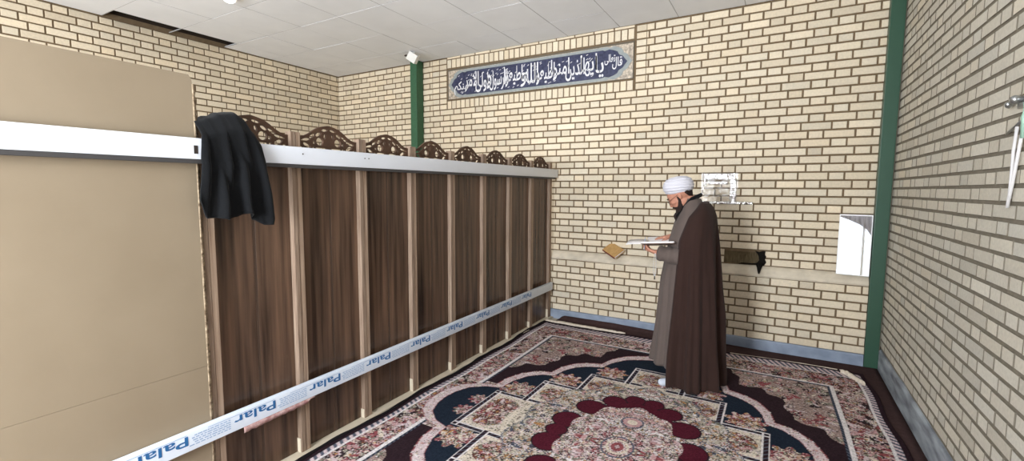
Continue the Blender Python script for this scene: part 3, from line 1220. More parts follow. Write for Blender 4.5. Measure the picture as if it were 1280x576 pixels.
# mirror the quarter into the whole rug
iu = np.abs(np.arange(-qa, qa+1))
iv = np.abs(np.arange(-qb, qb+1))
full = img[np.ix_(iu, iv)]
nu, nv = full.shape[:2]
full = full*(1+rng.uniform(-.08, .08, full.shape[:2]))[..., None]
full = np.clip(full, 0, 1)
U = RCX+np.linspace(-RW, RW, nu)[:, None]+np.zeros((1, nv))
Vv = RCY+np.linspace(-RL, RL, nv)[None, :]+np.zeros((nu, 1))
# gentle unevenness of the laid rug
eu = np.clip((np.abs(U-RCX)-1.45)/.165, 0, 1)
ev = np.clip((np.abs(Vv-RCY)-2.1)/.2, 0, 1)
U = U+.012*np.sin(Vv*7+1)*eu*np.sign(U-RCX)+(-.045*np.clip((Vv-3.6)/1.4, 0, 1)**2)*np.clip((RCX-U)/1.6, -1, 1)*0
U = U-(.035*np.clip((Vv-3.4)/1.6, 0, 1)**1.5)*np.clip((RCX-U)/1.6, 0, 1)-(.035*np.clip((Vv-3.8)/1.2, 0, 1))*np.clip((U-RCX)/1.6, 0, 1)
Vv = Vv+(.020*np.sin(U*4.2)+.006*np.sin(U*17))*ev*np.sign(Vv-RCY)
Zz = .0165+.0012*np.sin(U*6)*np.cos(Vv*5)+.004*np.clip(ev*np.sin(U*5+2), 0, 1)
co = np.stack([U, Vv, Zz], -1).reshape(-1, 3).astype('f')
idx = np.arange(nu*nv).reshape(nu, nv)
quads = np.stack([idx[:-1, :-1], idx[1:, :-1], idx[1:, 1:], idx[:-1, 1:]], -1).reshape(-1, 4)
# side walls and underside ring
bound = np.concatenate([idx[:, 0], idx[-1, 1:], idx[-2::-1, -1], idx[0, -2:0:-1]])
nb = len(bound)
cb = co[bound].copy()
cb[:, 2] = .009
b2 = np.arange(nb)+len(co)
co = np.concatenate([co, cb])
nx = np.roll(np.arange(nb), -1)
side = np.stack([bound, b2, b2[nx], bound[nx]], -1)
faces = np.concatenate([quads, side])
me = bpy.data.meshes.new('patterned_rug')
me.vertices.add(len(co))
me.vertices.foreach_set('co', co.ravel())
me.loops.add(faces.size)
me.loops.foreach_set('vertex_index', faces.ravel().astype('i'))
me.polygons.add(len(faces))
me.polygons.foreach_set('loop_start', (np.arange(len(faces))*4).astype('i'))
me.update(calc_edges=True)
ca = me.attributes.new('pattern', 'FLOAT_COLOR', 'POINT')
cc = np.ones((len(co), 4), 'f')
cc[:nu*nv, :3] = full.reshape(-1, 3)
cc[nu*nv:, :3] = C_['dark']
ca.data.foreach_set('color', cc.ravel())
me.validate()
RUG = thing('patterned_rug', 'large maroon, navy and cream floral medallion rug covering the floor', 'rug', (RCX, RCY, 0))
link_mesh('pile', me, M['rug'], RUG, True)
# black bound edge along the screen side
bm = bmesh.new()
pts = []
for k in range(150):
    j_ = min(nv-1, 2+int(k*(nv-5)/149))
    pts.append((float(U[0, j_])-.009, float(Vv[0, j_]), .019))
tube(bm, pts, [.0155+.003*math.sin(k*.7) for k in range(150)], 8)
for v in bm.verts:
    v.co.z = max(.006, .019+(v.co.z-.019)*.55)
obj('binding', bm, M['rugedge'], RUG, True)
# pale turned-up backing along the far edge and at the far right corner
def lumpy(pts, hgt, seed, name):
    bm = bmesh.new()
    rows = []
    for k, (x, y, w) in enumerate(pts):
        h = hgt*(.55+.75*abs(pnoise((x*9, y*3, seed)))+.4*abs(pnoise((x*31, 4, seed))))
        rows.append([(x, y-w*.5, .014), (x+.004, y-w*.40, .014+h*.75), (x, y-w*.05, .016+h), (x, y+w*.3, .016+h*.7), (x, y+w*.55+.008*pnoise((x*25, 0, seed)), .010)])
    grid_surface(bm, rows)
    o = obj(name, bm, M['fringe'], RUG, True)
    return solid(o, .003, 0)
pts = []
for k in range(60):
    f = k/59
    x = -2.46+f*1.02
    pts.append((x, RCY+RL+.055-.035*f+.010*pnoise((x*7, 0, 0)), (.075*(1-f)**.4+.018)*(.8+.5*abs(pnoise((x*12, 0, 5))))))
lumpy(pts, .020, 2, 'turned_backing')
pts = []
for k in range(24):
    f = k/23
    pts.append((.575+.15*f, 5.03-.24*f**1.6, .06+.06*math.sin(f*PI)))
lumpy(pts, .034, 8, 'turned_backing')
pts = []
for k in range(40):
    x = -.34+.9*k/39
    pts.append((x, RCY+RL-.012+.020*math.sin(x*4.2), .016))
lumpy(pts, .005, 5, 'turned_backing')

# crumpled plastic at the far foot of the screen
bm = bmesh.new()
bmesh.ops.create_icosphere(bm, subdivisions=4, radius=1)
for v in bm.verts:
    d = 1+.22*pnoise(v.co*2.3)+.12*pnoise(v.co*5)
    v.co = Vector((v.co.x*.045*d, v.co.y*.19*d, v.co.z*.075*d))
    v.co += Vector((-2.615, 5.14, .075))
    v.co.z = max(.003, v.co.z)
o = obj('crumpled_sheet', bm, M['glassbag'], None, True)
tag(o, 'crumpled pale blue plastic on the floor at the far foot of the wooden screen', 'plastic sheet')
base_at(o, (-2.615, 5.14, 0))

# ------------------------------------------------------------------ mirror on the ledge by the column
MO = Vector((.652, 5.340, .872))
t = thing('framed_mirror', 'white-edged mirror leaning on the ledge beside the green corner column', 'mirror', MO)
rotM = Matrix.Rotation(math.radians(-6.5), 4, 'Z') @ Matrix.Rotation(math.radians(-3.4), 4, 'X')
def mbox(*a, **k):
    bm = bmesh.new()
    box(bm, *a, **k)
    return bm
hw, hh = .128, .578
bm = bmesh.new()
box(bm, -hw, -hw+.008, -.008, .010, 0, hh, .002)
box(bm, hw-.008, hw, -.008, .010, 0, hh, .002)
box(bm, -hw+.008, hw-.008, -.008, .010, 0, .008, .002)
box(bm, -hw+.008, hw-.008, -.008, .010, hh-.012, hh, .002)
bm.transform(Matrix.Translation(MO) @ rotM)
obj('frame', bm, M['mirrorframe'], t)
bm = mbox(-hw+.007, hw-.007, -.002, .004, .007, hh-.011)
bm.transform(Matrix.Translation(MO) @ rotM)
obj('glass', bm, M['mirror'], t)

# ------------------------------------------------------------------ shiny film taped to the wall
t = thing('taped_film', 'shiny clear film held by crinkled tape on the brick wall behind the turbaned person', 'film', (-.54, YF, 1.53))
bm = bmesh.new()
rows = []
for i in range(31):
    x = -.73+i*.36/30
    rows.append([(x, YF-.006+.003*pnoise((x*20, z*20, 1)), z) for z in [1.535+.32*j/28 for j in range(29)]])
grid_surface(bm, rows)
o = obj('film', bm, M['clearfilm'], t, True)
def strip(x0, x1, z0, z1, seed):
    bm = bmesh.new()
    nx_, nz_ = max(4, int((x1-x0)/.008)), max(4, int((z1-z0)/.008))
    rows = []
    for i in range(nx_+1):
        x = x0+(x1-x0)*i/nx_
        row = []
        for j in range(nz_+1):
            z = z0+(z1-z0)*j/nz_
            e = .004*pnoise((x*60, z*60, seed))
            row.append((x+(e if i in (0, nx_) else 0), YF-.012+.0055*pnoise((x*34, z*34, seed)), z+(e if j in (0, nz_) else 0)))
        rows.append(row)
    grid_surface(bm, rows)
    o = obj('tape', bm, M['tapefoil'], t, True)
    solid(o, .0008)
strip(-.705, -.395, 1.785, 1.853, 1)
strip(-.445, -.380, 1.545, 1.800, 2)
strip(-.70, -.22, 1.523, 1.552, 3)
strip(-.71, -.675, 1.715, 1.853, 4)
strip(-.66, -.46, 1.735, 1.765, 6)

# black broken edge of the niche
t = thing('charred_hole', 'black ragged hole in the brick wall just above the ledge', 'hole', (-.105, YF, .93))
bm = bmesh.new()
rr = random.Random(2)
out = [(-.175, 1.040), (-.135, 1.030), (-.100, 1.045), (-.078, 1.040), (-.082, 1.005), (-.068, .985), (-.080, .955), (-.066, .925), (-.085, .892), (-.108, .885),
       (-.120, .860), (-.130, .842), (-.140, .866), (-.160, .894), (-.200, .893), (-.300, .893), (-.335, .886), (-.300, .904), (-.200, .906), (-.155, .912), (-.132, .945), (-.140, .985), (-.152, 1.010)]
prism(bm, out, lambda u, v, w: (u, YF+.002-w, v), .006)
obj('edge', bm, M['tar'], t)

bm = bmesh.new()
rows = []
for y, z, w_ in ((YF-.001, .905, .040), (YL+.053, .888, .030), (YL+.033, .868, .022), (YL+.008, .832, .013), (YL-.006, .806, .004)):
    rows.append([(-.128-w_, y-.007, z+.004), (-.128, y-.012, z+.006), (-.128+w_, y-.007, z+.004)])
grid_surface(bm, rows)
o = obj('drip', bm, M['tar'], t, True)
solid(o, .003)

# ------------------------------------------------------------------ tan book on the ledge
BO = Vector((-1.675, 5.352, .850))
t = thing('small_book', 'tan hardcover book lying tilted on the wall ledge', 'book', BO)
mb = Matrix.Translation((-1.680, 5.335, .942)) @ Matrix.Rotation(math.radians(-6), 4, 'Z') @ Matrix.Rotation(math.radians(40), 4, 'X') @ Matrix.Rotation(math.radians(-30), 4, 'Z') @ Matrix.Diagonal((1.18, 1.18, 1.2, 1))
bm = bmesh.new(); box(bm, -.095, .095, -.066, .066, .009, .0125, .0012); bm.transform(mb); obj('cover', bm, M['tan'], t)
bm = bmesh.new(); box(bm, -.095, .095, -.066, .066, -.0125, -.009, .0012); bm.transform(mb); obj('cover', bm, M['tan'], t)
bm = bmesh.new(); box(bm, -.092, .091, -.062, .062, -.009, .009); bm.transform(mb); obj('pages', bm, M['paper'], t)
bm = bmesh.new(); box(bm, -.095, .095, -.0685, -.064, -.0125, .0125, .0015); bm.transform(mb); obj('spine', bm, M['redband'], t)

# ------------------------------------------------------------------ metal bracket with white cords on the right wall
t = thing('wall_bracket', 'small metal bracket with hanging white cords on the right brick wall', 'bracket', (XC, 2.86, 1.95))
bm = bmesh.new()
box(bm, XC-.010, XC-.001, 2.79, 2.90, 2.035, 2.085, .003)
obj('plate', bm, M['metal'], t)
bm = bmesh.new()
hull(bm, (XC-.02, 2.95, 2.062, .016), (XC-.03, 2.93, 2.062, .013))
obj('knob', bm, M['metal'], t, True, 40)
bm = bmesh.new()
hull(bm, (XC-.03, 2.86, 2.072, .020), (XC-.015, 2.86, 2.072, .014))
obj('knob', bm, M['metal'], t, True, 40)
bm = bmesh.new()
tube(bm, [(XC-.012, 2.97, 1.935), (XC-.016, 2.90, 1.952), (XC-.020, 2.80, 1.975)], .006)
obj('rod', bm, M['metal'], t, True)
bm = bmesh.new()
tube(bm, [(XC-.016, 2.80, 2.05), (XC-.022, 2.79, 1.99), (XC-.016, 2.80, 1.90)], .007)
obj('pipe', bm, mat('pale_green_plastic', (158, 196, 176), .4, .4), t, True)
for pts in ([(XC-.016, 2.858, 1.955), (XC-.018, 2.862, 1.85), (XC-.015, 2.866, 1.72), (XC-.014, 2.868, 1.64)], [(XC-.016, 2.80, 1.95), (XC-.018, 2.812, 1.84), (XC-.016, 2.845, 1.71), (XC-.014, 2.872, 1.645), (XC-.013, 2.882, 1.60)]):
    bm = bmesh.new()
    tube(bm, pts, .0065)
    obj('cord', bm, M['cord'], t, True)

# ------------------------------------------------------------------ the reader
MAN = thing('person', 'person in white turban and brown cloak standing on the rug, reading an open book', 'person', (-.57, 4.10, .017))
FZ = .017
bm = bmesh.new()
# torso
hull(bm, (-.55, 4.04, .95, .11), (-.55, 4.21, .95, .11), (-.56, 4.125, 1.20, (.105, .14, .1)))
hull(bm, (-.56, 4.125, 1.15, (.10, .14, .1)), (-.57, 4.125, 1.38, (.11, .16, .09)))
hull(bm, (-.540, 3.975, 1.435, .050), (-.540, 4.275, 1.435, .050), (-.570, 4.125, 1.38, (.11, .15, .09)))
hull(bm, (-.575, 4.125, 1.46, .075), (-.635, 4.115, 1.575, .058))
hull(bm, (-.635, 4.115, 1.575, .056), (-.690, 4.105, 1.612, .060))
# legs and feet
for s, yk, yf, xs_, tw in ((-1, 4.00, 3.955, -.022, -.072), (1, 4.24, 4.25, -.03, 0)):
    chain(bm, [(-.55, 4.12+s*.09, .93, .092), (-.575+xs_*.5, yk, .50, .060), (-.585+xs_, yf, .10, .042)])
    hull(bm, (-.565+xs_, yf, .050, .034), (-.675+xs_, yf+tw*.65, .046, .032), (-.735+xs_, yf+tw, .036, .021))
# near arm
chain(bm, [(-.540, 3.965, 1.42, .048), (-.612, 3.960, 1.13, .043), (-.86, 3.985, 1.135, .028)])
# far arm
chain(bm, [(-.540, 4.285, 1.42, .048), (-.665, 4.325, 1.15, .043), (-.790, 4.225, 1.255, .027)])
def hand(wr, fd, nd, sd, curl, thumb_up):
    """wr wrist; fd finger direction, nd palm-normal (palm faces +nd), sd thumb side"""
    wr, fd, nd, sd = Vector(wr), Vector(fd).normalized(), Vector(nd).normalized(), Vector(sd).normalized()
    def at(f, s, n):
        return wr+fd*f+sd*s+nd*n
    def b(f, s, n, r):
        return (*at(f, s, n), r)
    hull(bm, b(.0, 0, 0, .024), b(.030, .020, 0, .017), b(.030, -.020, 0, .016))
    hull(bm, b(.030, .022, 0, .016), b(.030, -.022, 0, .015), b(.088, .030, 0, .0105), b(.084, -.030, 0, .0095))
    for k, (s, L) in enumerate(((.0285, .072), (.0095, .080), (-.0100, .074), (-.0285, .058))):
        p = [at(.086, s, 0)]
        ang = 0
        for q, seg in enumerate((.44, .32, .24)):
            ang += curl[q]
            p.append(p[-1]+(fd*math.cos(ang)+nd*math.sin(ang)+sd*(s*.8 if q == 0 else 0))*L*seg)
        rs = (.0098, .0090, .0082, .0070)
        chain(bm, [(*p[q], rs[q]) for q in range(4)])
    t0 = at(.022, .026, .004)
    t1 = at(.052, .052, .016)
    t2 = t1+(fd*.7+nd*thumb_up*.6+sd*.15).normalized()*.034
    t3 = t2+(fd*.75+nd*thumb_up*.8-sd*.25).normalized()*.026
    chain(bm, [(*t0, .0150), (*t1, .0125), (*t2, .0105), (*t3, .0085)])
hand((-.872, 3.988, 1.137), (-.80, .50, .10), (.10, -.10, 1), (-.4, -.90, .05), (.25, .45, .35), .9)
hand((-.800, 4.215, 1.262), (-.92, -.30, -.16), (-.15, -.05, -1), (.35, -.94, 0), (.15, .25, .3), .4)
# head: built upright-facing then nodded forward
HP = Vector((-.716, 4.100, 1.624))
pitch = math.radians(36)
yawh = math.radians(4)
f_ = Vector((-math.cos(pitch), .06, -math.sin(pitch))).normalized()
s_ = Vector((0, 0, 1)).cross(f_).normalized()        # head's left-right axis
u_ = f_.cross(s_).normalized()
def hp(f, s, u):
    return HP+f_*f+s_*s+u_*u
hb = lambda f, s, u, r: (*hp(f, s, u), r)
hull(bm, hb(-.020, 0, .030, .088), hb(.028, 0, .025, .076), seg=3)             # cranium
hull(bm, hb(.040, 0, .0, .066), hb(.060, 0, -.080, .040), hb(.0, 0, -.05, .058), hb(.02, .028, -.062, .035), hb(.02, -.028, -.062, .035), seg=3)   # face and jaw
hull(bm, hb(.078, 0, -.108, .020), hb(.06, .02, -.098, .022), hb(.06, -.02, -.098, .022))                     # chin
hull(bm, hb(.094, 0, .012, .013), hb(.112, 0, -.030, .0135))                   # nose ridge
hull(bm, hb(.104, .012, -.036, .0095), hb(.104, -.012, -.036, .0095), hb(.116, 0, -.034, .010))
hull(bm, hb(.090, .032, .022, .011), hb(.096, 0, .020, .012), hb(.090, -.032, .022, .011))   # brow
hull(bm, hb(.093, .016, -.064, .0085), hb(.093, -.016, -.064, .0085), hb(.099, 0, -.062, .009))   # lips
hull(bm, hb(.090, .014, -.075, .0085), hb(.090, -.014, -.075, .0085), hb(.096, 0, -.075, .009))
for s in (-1, 1):
    hull(bm, hb(.074, s*.042, -.022, .020), hb(.05, s*.055, -.028, .018))      # cheeks
    hull(bm, hb(-.012, s*.076, .008, (.016, .010, .020)), hb(-.006, s*.074, -.026, (.010, .008, .012)), hb(-.020, s*.082, .006, (.012, .008, .016)))   # ears
    hull(bm, hb(.080, s*.031, -.001, .0125))                                   # eyelids
me = remeshed('body', bm, .0055, 3)
body = link_mesh('body', me, M['skin'], MAN, True)

# eyes
for s in (-1, 1):
    bm = bmesh.new()
    hull(bm, hb(.0845, s*.031, -.004, .0095))
    obj('eye', bm, M['white'], MAN, True)
# eyebrows
for s in (-1, 1):
    bm = bmesh.new()
    chain(bm, [hb(.104, s*.012, .024, .0045), hb(.102, s*.032, .030, .0052), hb(.088, s*.052, .024, .004)])
    obj('eyebrow', bm, M['hair'], MAN, True)
# beard, moustache, hair at the nape
bm = bmesh.new()
for s in (-1, 1):
    chain(bm, [hb(.010, s*.072, .004, .007), hb(.016, s*.067, -.040, .012), hb(.040, s*.050, -.082, .022), hb(.080, s*.016, -.110, .024)])
    chain(bm, [hb(.108, 0, -.053, .0085), hb(.096, s*.024, -.058, .009), hb(.074, s*.040, -.080, .014)])
hull(bm, hb(.084, 0, -.100, .026), hb(.06, 0, -.112, .036), hb(.070, .03, -.10, .024), hb(.070, -.03, -.10, .024))
cp = hp(.078, 0, -.118)
hull(bm, (*cp, .030), (-.745, 4.102, 1.45, (.022, .030, .026)))
hull(bm, (-.745, 4.102, 1.45, (.022, .030, .026)), (-.742, 4.102, 1.408, (.010, .014, .012)))
hull(bm, hb(-.065, .055, -.005, .018), hb(-.085, 0, -.01, .022), hb(-.065, -.055, -.005, .018), hb(-.07, 0, -.045, .018))
me = remeshed('beard', bm, .005, 2)
for v in me.vertices:
    v.co += v.normal*.003*pnoise(v.co*90)
link_mesh('beard', me, M['hair'], MAN, True)
# spectacles
bm = bmesh.new()
for s in (-1, 1):
    ring = [hp(.112-.010*abs(math.cos(2*PI*k/20))*(1 if math.cos(2*PI*k/20) > 0 else 0), s*(.033+.021*math.cos(2*PI*k/20)), -.004+.017*math.sin(2*PI*k/20)) for k in range(20)]
    tube(bm, ring, .0015, 6, True)
    tube(bm, [hp(.104, s*.054, .002), hp(.06, s*.078, .004), hp(-.010, s*.084, .008), hp(-.024, s*.083, -.012)], .0014, 6)
tube(bm, [hp(.113, .012, .002), hp(.118, 0, .006), hp(.113, -.012, .002)], .0014, 6)
gl = obj('spectacles', bm, M['wire'], MAN, True)
for s in (-1, 1):
    bm = bmesh.new()
    q = [bm.verts.new(hp(.1105-.009*(1 if math.cos(2*PI*k/20) > 0 else 0)*abs(math.cos(2*PI*k/20)), s*(.033+.0205*math.cos(2*PI*k/20)), -.004+.0165*math.sin(2*PI*k/20))) for k in range(20)]
    bm.faces.new(q)
    obj('lens', bm, M['lens'], gl)

# turban: wound bands over a flattened ball
bm = bmesh.new()
tc_ = Vector((-.738, 4.100, 1.706))
NT, NPH = 64, 96
rows = []
tilt = Matrix.Rotation(math.radians(-11), 3, 'Y')
for i in range(NT+1):
    th = PI*i/NT
    row = []
    for k in range(NPH):
        ph = 2*PI*k/NPH
        zz = math.cos(th)
        # bands cross over at the front in a shallow V
        band = zz*7.5+1.6*math.cos(ph)*(1-zz*zz)+.35*math.sin(2*ph)
        w = abs(math.sin(band*PI/2))
        ridge = .0085*(w**.5)*math.sin(th)**.5-.004
        ss = math.copysign(abs(math.sin(th))**.80, math.sin(th))
        zc = math.copysign(abs(zz)**.90, zz)
        v = Vector((math.cos(ph)*ss*(.124+ridge), math.sin(ph)*ss*(.112+ridge), zc*(.082+ridge*.6)))
        v.z += .010*(1-ss)*0
        row.append(tc_+tilt @ v)
    rows.append(row)
grid_surface(bm, rows, True)
bmesh.ops.remove_doubles(bm, verts=bm.verts, dist=.0006)
obj('turban', bm, M['turban'], MAN, True)

# inner robe
def tabi(tab, z):
    if z >= tab[0][0]:
        return tab[0][1:]
    for a, b in zip(tab[:-1], tab[1:]):
        if b[0] <= z <= a[0]:
            k = (a[0]-z)/(a[0]-b[0])
            return tuple(x+(y-x)*k for x, y in zip(a[1:], b[1:]))
    return tab[-1][1:]
QT = [(1.600, -.672, -.555, .064), (1.56, -.688, -.535, .078), (1.50, -.702, -.505, .130), (1.45, -.725, -.49, .165), (1.40, -.752, -.47, .182), (1.25, -.790, -.455, .195), (1.05, -.828, -.45, .205), (.90, -.852, -.45, .212), (.5, -.876, -.445, .218), (.15, -.912, -.435, .225)]
bm = bmesh.new()
rows = []
NZ, NPH = 70, 96
for i in range(NZ+1):
    z = 1.600-(1.600-.150)*i/NZ
    xf, xb, ry = tabi(QT, z)
    cx, rx = (xf+xb)/2, (xb-xf)/2
    dn = max(0, (1.25-z)/1.1)
    row = []
    for k in range(NPH):
        ph = 2*PI*k/NPH
        fo = .018*dn*math.sin(10*ph+1.1*math.sin(z*2))+.008*dn*math.sin(19*ph+z*3)
        # wrap-over edge down the front
        wrapd = .010*max(0, 1-abs(((ph-PI*1.06+PI) % (2*PI))-PI)/.10)*(1 if z < 1.5 else 0)
        row.append((cx+(rx+fo+wrapd)*math.cos(ph), 4.150+(ry+fo)*math.sin(ph)-(.045 if z > 1.54 else .045*max(0, (z-1.40)/.14)), z))
    rows.append(row)
grid_surface(bm, rows, True)
o = obj('robe', bm, M['qaba'], MAN, True)
solid(o, .005, 0)
# robe sleeves
def sleeve(pts, name):
    bm = bmesh.new()
    P = [Vector(p[:3]) for p in pts]
    rows = []
    n = 28
    fine = []
    for i in range(len(P)-1):
        for q in range(10):
            f = q/10
            fine.append((P[i].lerp(P[i+1], f), pts[i][3]+(pts[i+1][3]-pts[i][3])*f))
    fine.append((P[-1], pts[-1][3]))
    for _ in range(3):
        fine = [fine[0]]+[((fine[i-1][0]+fine[i][0]*2+fine[i+1][0])/4, fine[i][1]) for i in range(1, len(fine)-1)]+[fine[-1]]
    for i, (p, r) in enumerate(fine):
        t_ = (fine[min(i+1, len(fine)-1)][0]-fine[max(i-1, 0)][0]).normalized()
        a = t_.cross(Vector((0, 1, 0)))
        if a.length < .1:
            a = t_.cross(Vector((1, 0, 0)))
        a.normalize()
        b = t_.cross(a)
        row = []
        for k in range(n):
            an = 2*PI*k/n
            w = 1+.07*math.sin(i*1.15+2*math.sin(an))+.03*math.sin(3*an+i*.4)
            q = p+(a*math.cos(an)+b*math.sin(an))*r*w
            row.append(q+Vector((0, 0, -.012*(i/len(fine)) if q.z < p.z else 0)))
        rows.append(row)
    grid_surface(bm, rows, True)
    o = obj(name, bm, M['qaba'], MAN, True)
    solid(o, .004, 0)
sleeve([(-.535, 3.975, 1.400, .060), (-.610, 3.975, 1.13, .064), (-.735, 3.972, 1.122, .068), (-.858, 3.988, 1.138, .054)], 'sleeve')
sleeve([(-.535, 4.275, 1.400, .060), (-.665, 4.320, 1.16, .058), (-.775, 4.235, 1.243, .042)], 'sleeve')
# dark collar
bm = bmesh.new()
rows = []
for k in range(41):
    ph = 2*PI*k/40
    x, y = -.6150+.0640*math.cos(ph), 4.108+.0700*math.sin(ph)
    z = 1.600+.035*math.cos(ph)
    drop = 0
    if math.cos(ph) < -.2:
        drop = (-.2-math.cos(ph))/.8
    x -= .075*drop
    z -= .13*drop
    rows.append([(x, y, z-.016), (x+.004*math.cos(ph), y+.004*math.sin(ph), z), (x-.002*math.cos(ph), y-.002*math.sin(ph), z+.014)])
grid_surface(bm, rows)
o = obj('collar', bm, M['black'], MAN, True)
solid(o, .006, 0)
# cloak
AT = [(1.575, -.500, -.540, .105), (1.555, -.480, -.550, .140), (1.515, -.452, -.568, .195), (1.45, -.430, -.615, .235), (1.34, -.417, -.655, .248), (1.25, -.408, -.685, .253), (1.0, -.388, -.700, .256), (.6, -.360, -.724, .264), (.3, -.350, -.742, .278), (.022, -.340, -.752, .298)]
bm = bmesh.new()
rows = []
NZ, NPH = 90, 130
PM = math.radians(131)
for i in range(NZ+1):
    z = 1.575-(1.575-.024)*i/NZ
    xb, xe, ry = tabi(AT, z)
    rx = (xb-xe)/1.64
    cx = xb-rx
    dn = max(0, (1.40-z)/1.4)
    row = []
    for k in range(NPH+1):
        ph = -PM+2*PM*k/NPH
        s1 = math.sin(9*ph+.8*math.sin(z*1.9)+.4*math.sin(z*5+ph*3)+.5)
        fo = .044*dn**.65*(math.copysign(abs(s1)**.65, s1)-.10)*(.65+.35*math.cos(3*ph+.6))+.012*dn*math.sin(21*ph+z*2.2)+.010*dn**.5*pnoise((ph*3, z*2.4, 0))
        fo *= min(1, (PM-abs(ph))/.15+.25)
        row.append((cx+(rx+fo)*math.cos(ph), 4.125+(ry+fo)*math.sin(ph), z+.008*math.sin(6*ph)*(1 if i == NZ else 0)+.03*max(0, -math.cos(ph))*(z < .3)*(1-z/.3)))
    rows.append(row)
grid_surface(bm, rows)
o = obj('cloak', bm, M['aba'], MAN, True)
solid(o, .006, 0)
# socks
for yf, xs_, tw in ((3.955, -.022, -.072), (4.25, -.03, 0)):
    bm = bmesh.new()
    hull(bm, (-.590+xs_, yf+.006, .058, .036), (-.680+xs_, yf+tw*.65, .054, .037), (-.752+xs_, yf+tw, .044, .031), seg=3)
    hull(bm, (-.585+xs_, yf, .075, .046), (-.583+xs_, yf+.006, .16, .048), seg=3)
    me = remeshed('sock', bm, .006, 2)
    link_mesh('sock', me, M['sock'], MAN, True)

# ------------------------------------------------------------------ the open book he reads
BK = thing('open_book', 'open book with white pages held up by the turbaned person', 'book', (-.86, 4.06, 1.18))
sp0, sp1 = Vector((-.722, 4.065, 1.203)), Vector((-.992, 4.045, 1.183))      # spine line
ax = (sp1-sp0).normalized()
Lb = (sp1-sp0).length
def half(sgn, rise):
    w = Vector((0, sgn, 0))
    w = (w-ax*w.dot(ax)).normalized()
    up = ax.cross(w)*(-sgn)
    if up.z < 0:
        up = -up
    d = (w*math.cos(rise)+up*math.sin(rise))
    n = (up*math.cos(rise)-w*math.sin(rise))
    return d, n
for sgn, rise in ((-1, math.radians(11)), (1, math.radians(15))):
    d, nrm = half(sgn, rise)
    def mk(a0, a1, b0, b1, c0, c1, curve=0):
        bm = bmesh.new()
        rows_t, rows_b = [], []
        for k in range(13):
            b = b0+(b1-b0)*k/12
            bulge = curve*math.sin(min(1, k/12*1.15)*PI*.5)*math.exp(-k/12*.9)
            rows_t.append([sp0+ax*a+d*b+nrm*(c1+bulge) for a in (a0, a1)])
            rows_b.append([sp0+ax*a+d*b+nrm*c0 for a in (a0, a1)])
        Vt = grid_surface(bm, rows_t)
        Vb = grid_surface(bm, rows_b)
        for k in range(12):
            for e in (0, 1):
                bm.faces.new((Vt[k][e], Vt[k+1][e], Vb[k+1][e], Vb[k][e]))
        bm.faces.new((Vt[0][0], Vt[0][1], Vb[0][1], Vb[0][0]))
        bm.faces.new((Vt[12][0], Vt[12][1], Vb[12][1], Vb[12][0]))
        return bm
    obj('cover', mk(0, Lb, 0, .19, -.003, .0005), M['cover'], BK)
    obj('pages', mk(.005, Lb-.005, .002, .183, .0008, .010, .008), M['paper'], BK)
# a leaf lifted and sticking out past the far end
bm = bmesh.new()
rows = []
for k in range(15):
    f = k/14
    p = sp0+ax*(Lb-.03+.165*f)+Vector((0, -.03-.035*f, .022+.008*math.sin(f*2.6)))
    rows.append([p+Vector((0, -.055, -.006)), p+Vector((0, -.01, .006)), p+Vector((0, .06, .026))])
grid_surface(bm, rows)
o = obj('loose_leaf', bm, M['paper'], BK, True)
solid(o, .0012, 0)
bm = bmesh.new()
p = sp0+ax*(Lb-.012)
tube(bm, [p+Vector((0, -.03, .075)), p+Vector((-.002, -.045, .045)), p+Vector((0, -.05, .012)), p+Vector((-.002, -.055, -.03)), p+Vector((0, -.055, -.035))], .0022, 6)
obj('ribbon', bm, M['paleblue'], BK, True)

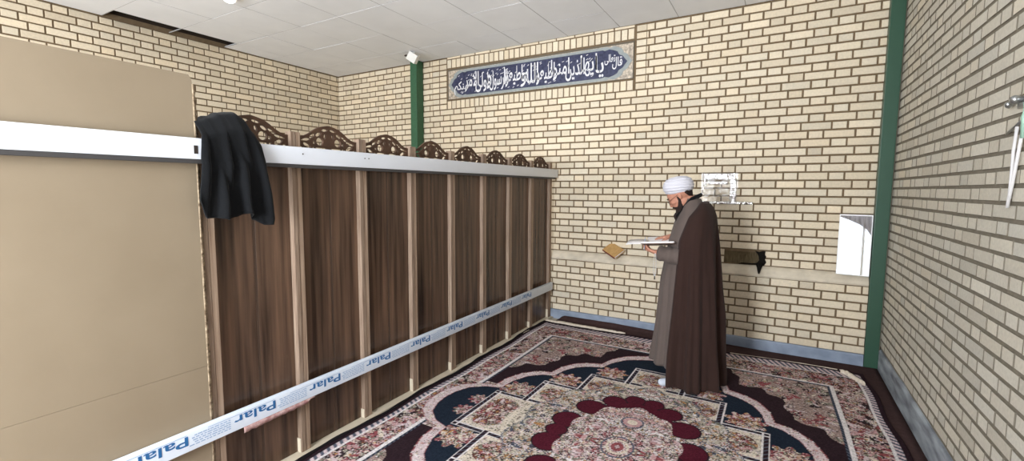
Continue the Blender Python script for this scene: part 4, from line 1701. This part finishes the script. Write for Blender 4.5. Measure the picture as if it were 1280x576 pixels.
# ------------------------------------------------------------------ prayer beads hanging from his hand
bx, by = -.880, 3.965
bm = bmesh.new()
bz = 1.128
pts = []
for k in range(30):
    a = 2*PI*k/30
    pts.append(Vector((bx+.010*math.sin(a)-.001, by+.003*math.cos(2*a), 1.030+.098*math.cos(a))))
for p_ in pts:
    bmesh.ops.create_icosphere(bm, subdivisions=2, radius=.0046, matrix=Matrix.Translation(p_))
t = thing('prayer_beads', 'string of pale prayer beads hanging below the open book', 'beads', (bx, by, .90))
obj('beads', bm, M['bead'], t, True)
bm = bmesh.new()
tube(bm, pts, .0012, 5, True)
obj('string', bm, M['cord'], t)
bm = bmesh.new()
tube(bm, [(bx, by, .935), (bx, by, .905)], [.0035, .007], 8)
obj('tassel', bm, M['darkpl'], t)

# ------------------------------------------------------------------ light: daylight through the two windows
def window_light(i, power, col):
    x0, x1, z0, z1 = WIN[i]
    l = bpy.data.lights.new('daylight', 'AREA')
    l.shape = 'RECTANGLE'
    l.size = x1-x0
    l.size_y = z1-z0
    l.energy = power
    l.color = col
    o = bpy.data.objects.new('daylight', l)
    COL.objects.link(o)
    o.location = ((x0+x1)/2, YN-.30, (z0+z1)/2)
    o.rotation_euler = (PI/2, 0, 0)         # -Z of the lamp looks along +Y
    o.visible_camera = True
    return o
window_light(0, 520, (.91, .955, 1.0))
window_light(1, 300, (.95, .97, 1.0))
window_light(2, 16, (.91, .955, 1.0))
w = bpy.data.worlds.new('sky')
SC.world = w
w.use_nodes = True
w.node_tree.nodes['Background'].inputs['Color'].default_value = (.80, .88, 1.0, 1)
w.node_tree.nodes['Background'].inputs['Strength'].default_value = 1.0

# ------------------------------------------------------------------ camera
yaw, pit, rol, foc = .5258, .0902, .0057, 569.78
F = Vector((-math.sin(yaw)*math.cos(pit), math.cos(yaw)*math.cos(pit), -math.sin(pit)))
r0 = Vector((math.cos(yaw), math.sin(yaw), 0))
u0 = r0.cross(F)
r1 = r0*math.cos(rol)+u0*math.sin(rol)
u1 = -r0*math.sin(rol)+u0*math.cos(rol)
cam = bpy.data.cameras.new('camera')
cam.sensor_width = 36
cam.lens = foc/1280*36
cam.clip_start = .05
co_ = bpy.data.objects.new('camera', cam)
COL.objects.link(co_)
Mx = Matrix((r1, u1, -F)).transposed().to_4x4()
Mx.translation = (0, 0, 1.67)
co_.matrix_world = Mx
SC.camera = co_
SC.view_settings.view_transform = 'Standard'
SC.view_settings.look = 'None'
SC.view_settings.gamma = 1
SC.view_settings.use_curve_mapping = False
SC.view_settings.exposure = 0.0
SC.cycles.use_denoising = True
SC.cycles.max_bounces = 8
SC.cycles.diffuse_bounces = 5
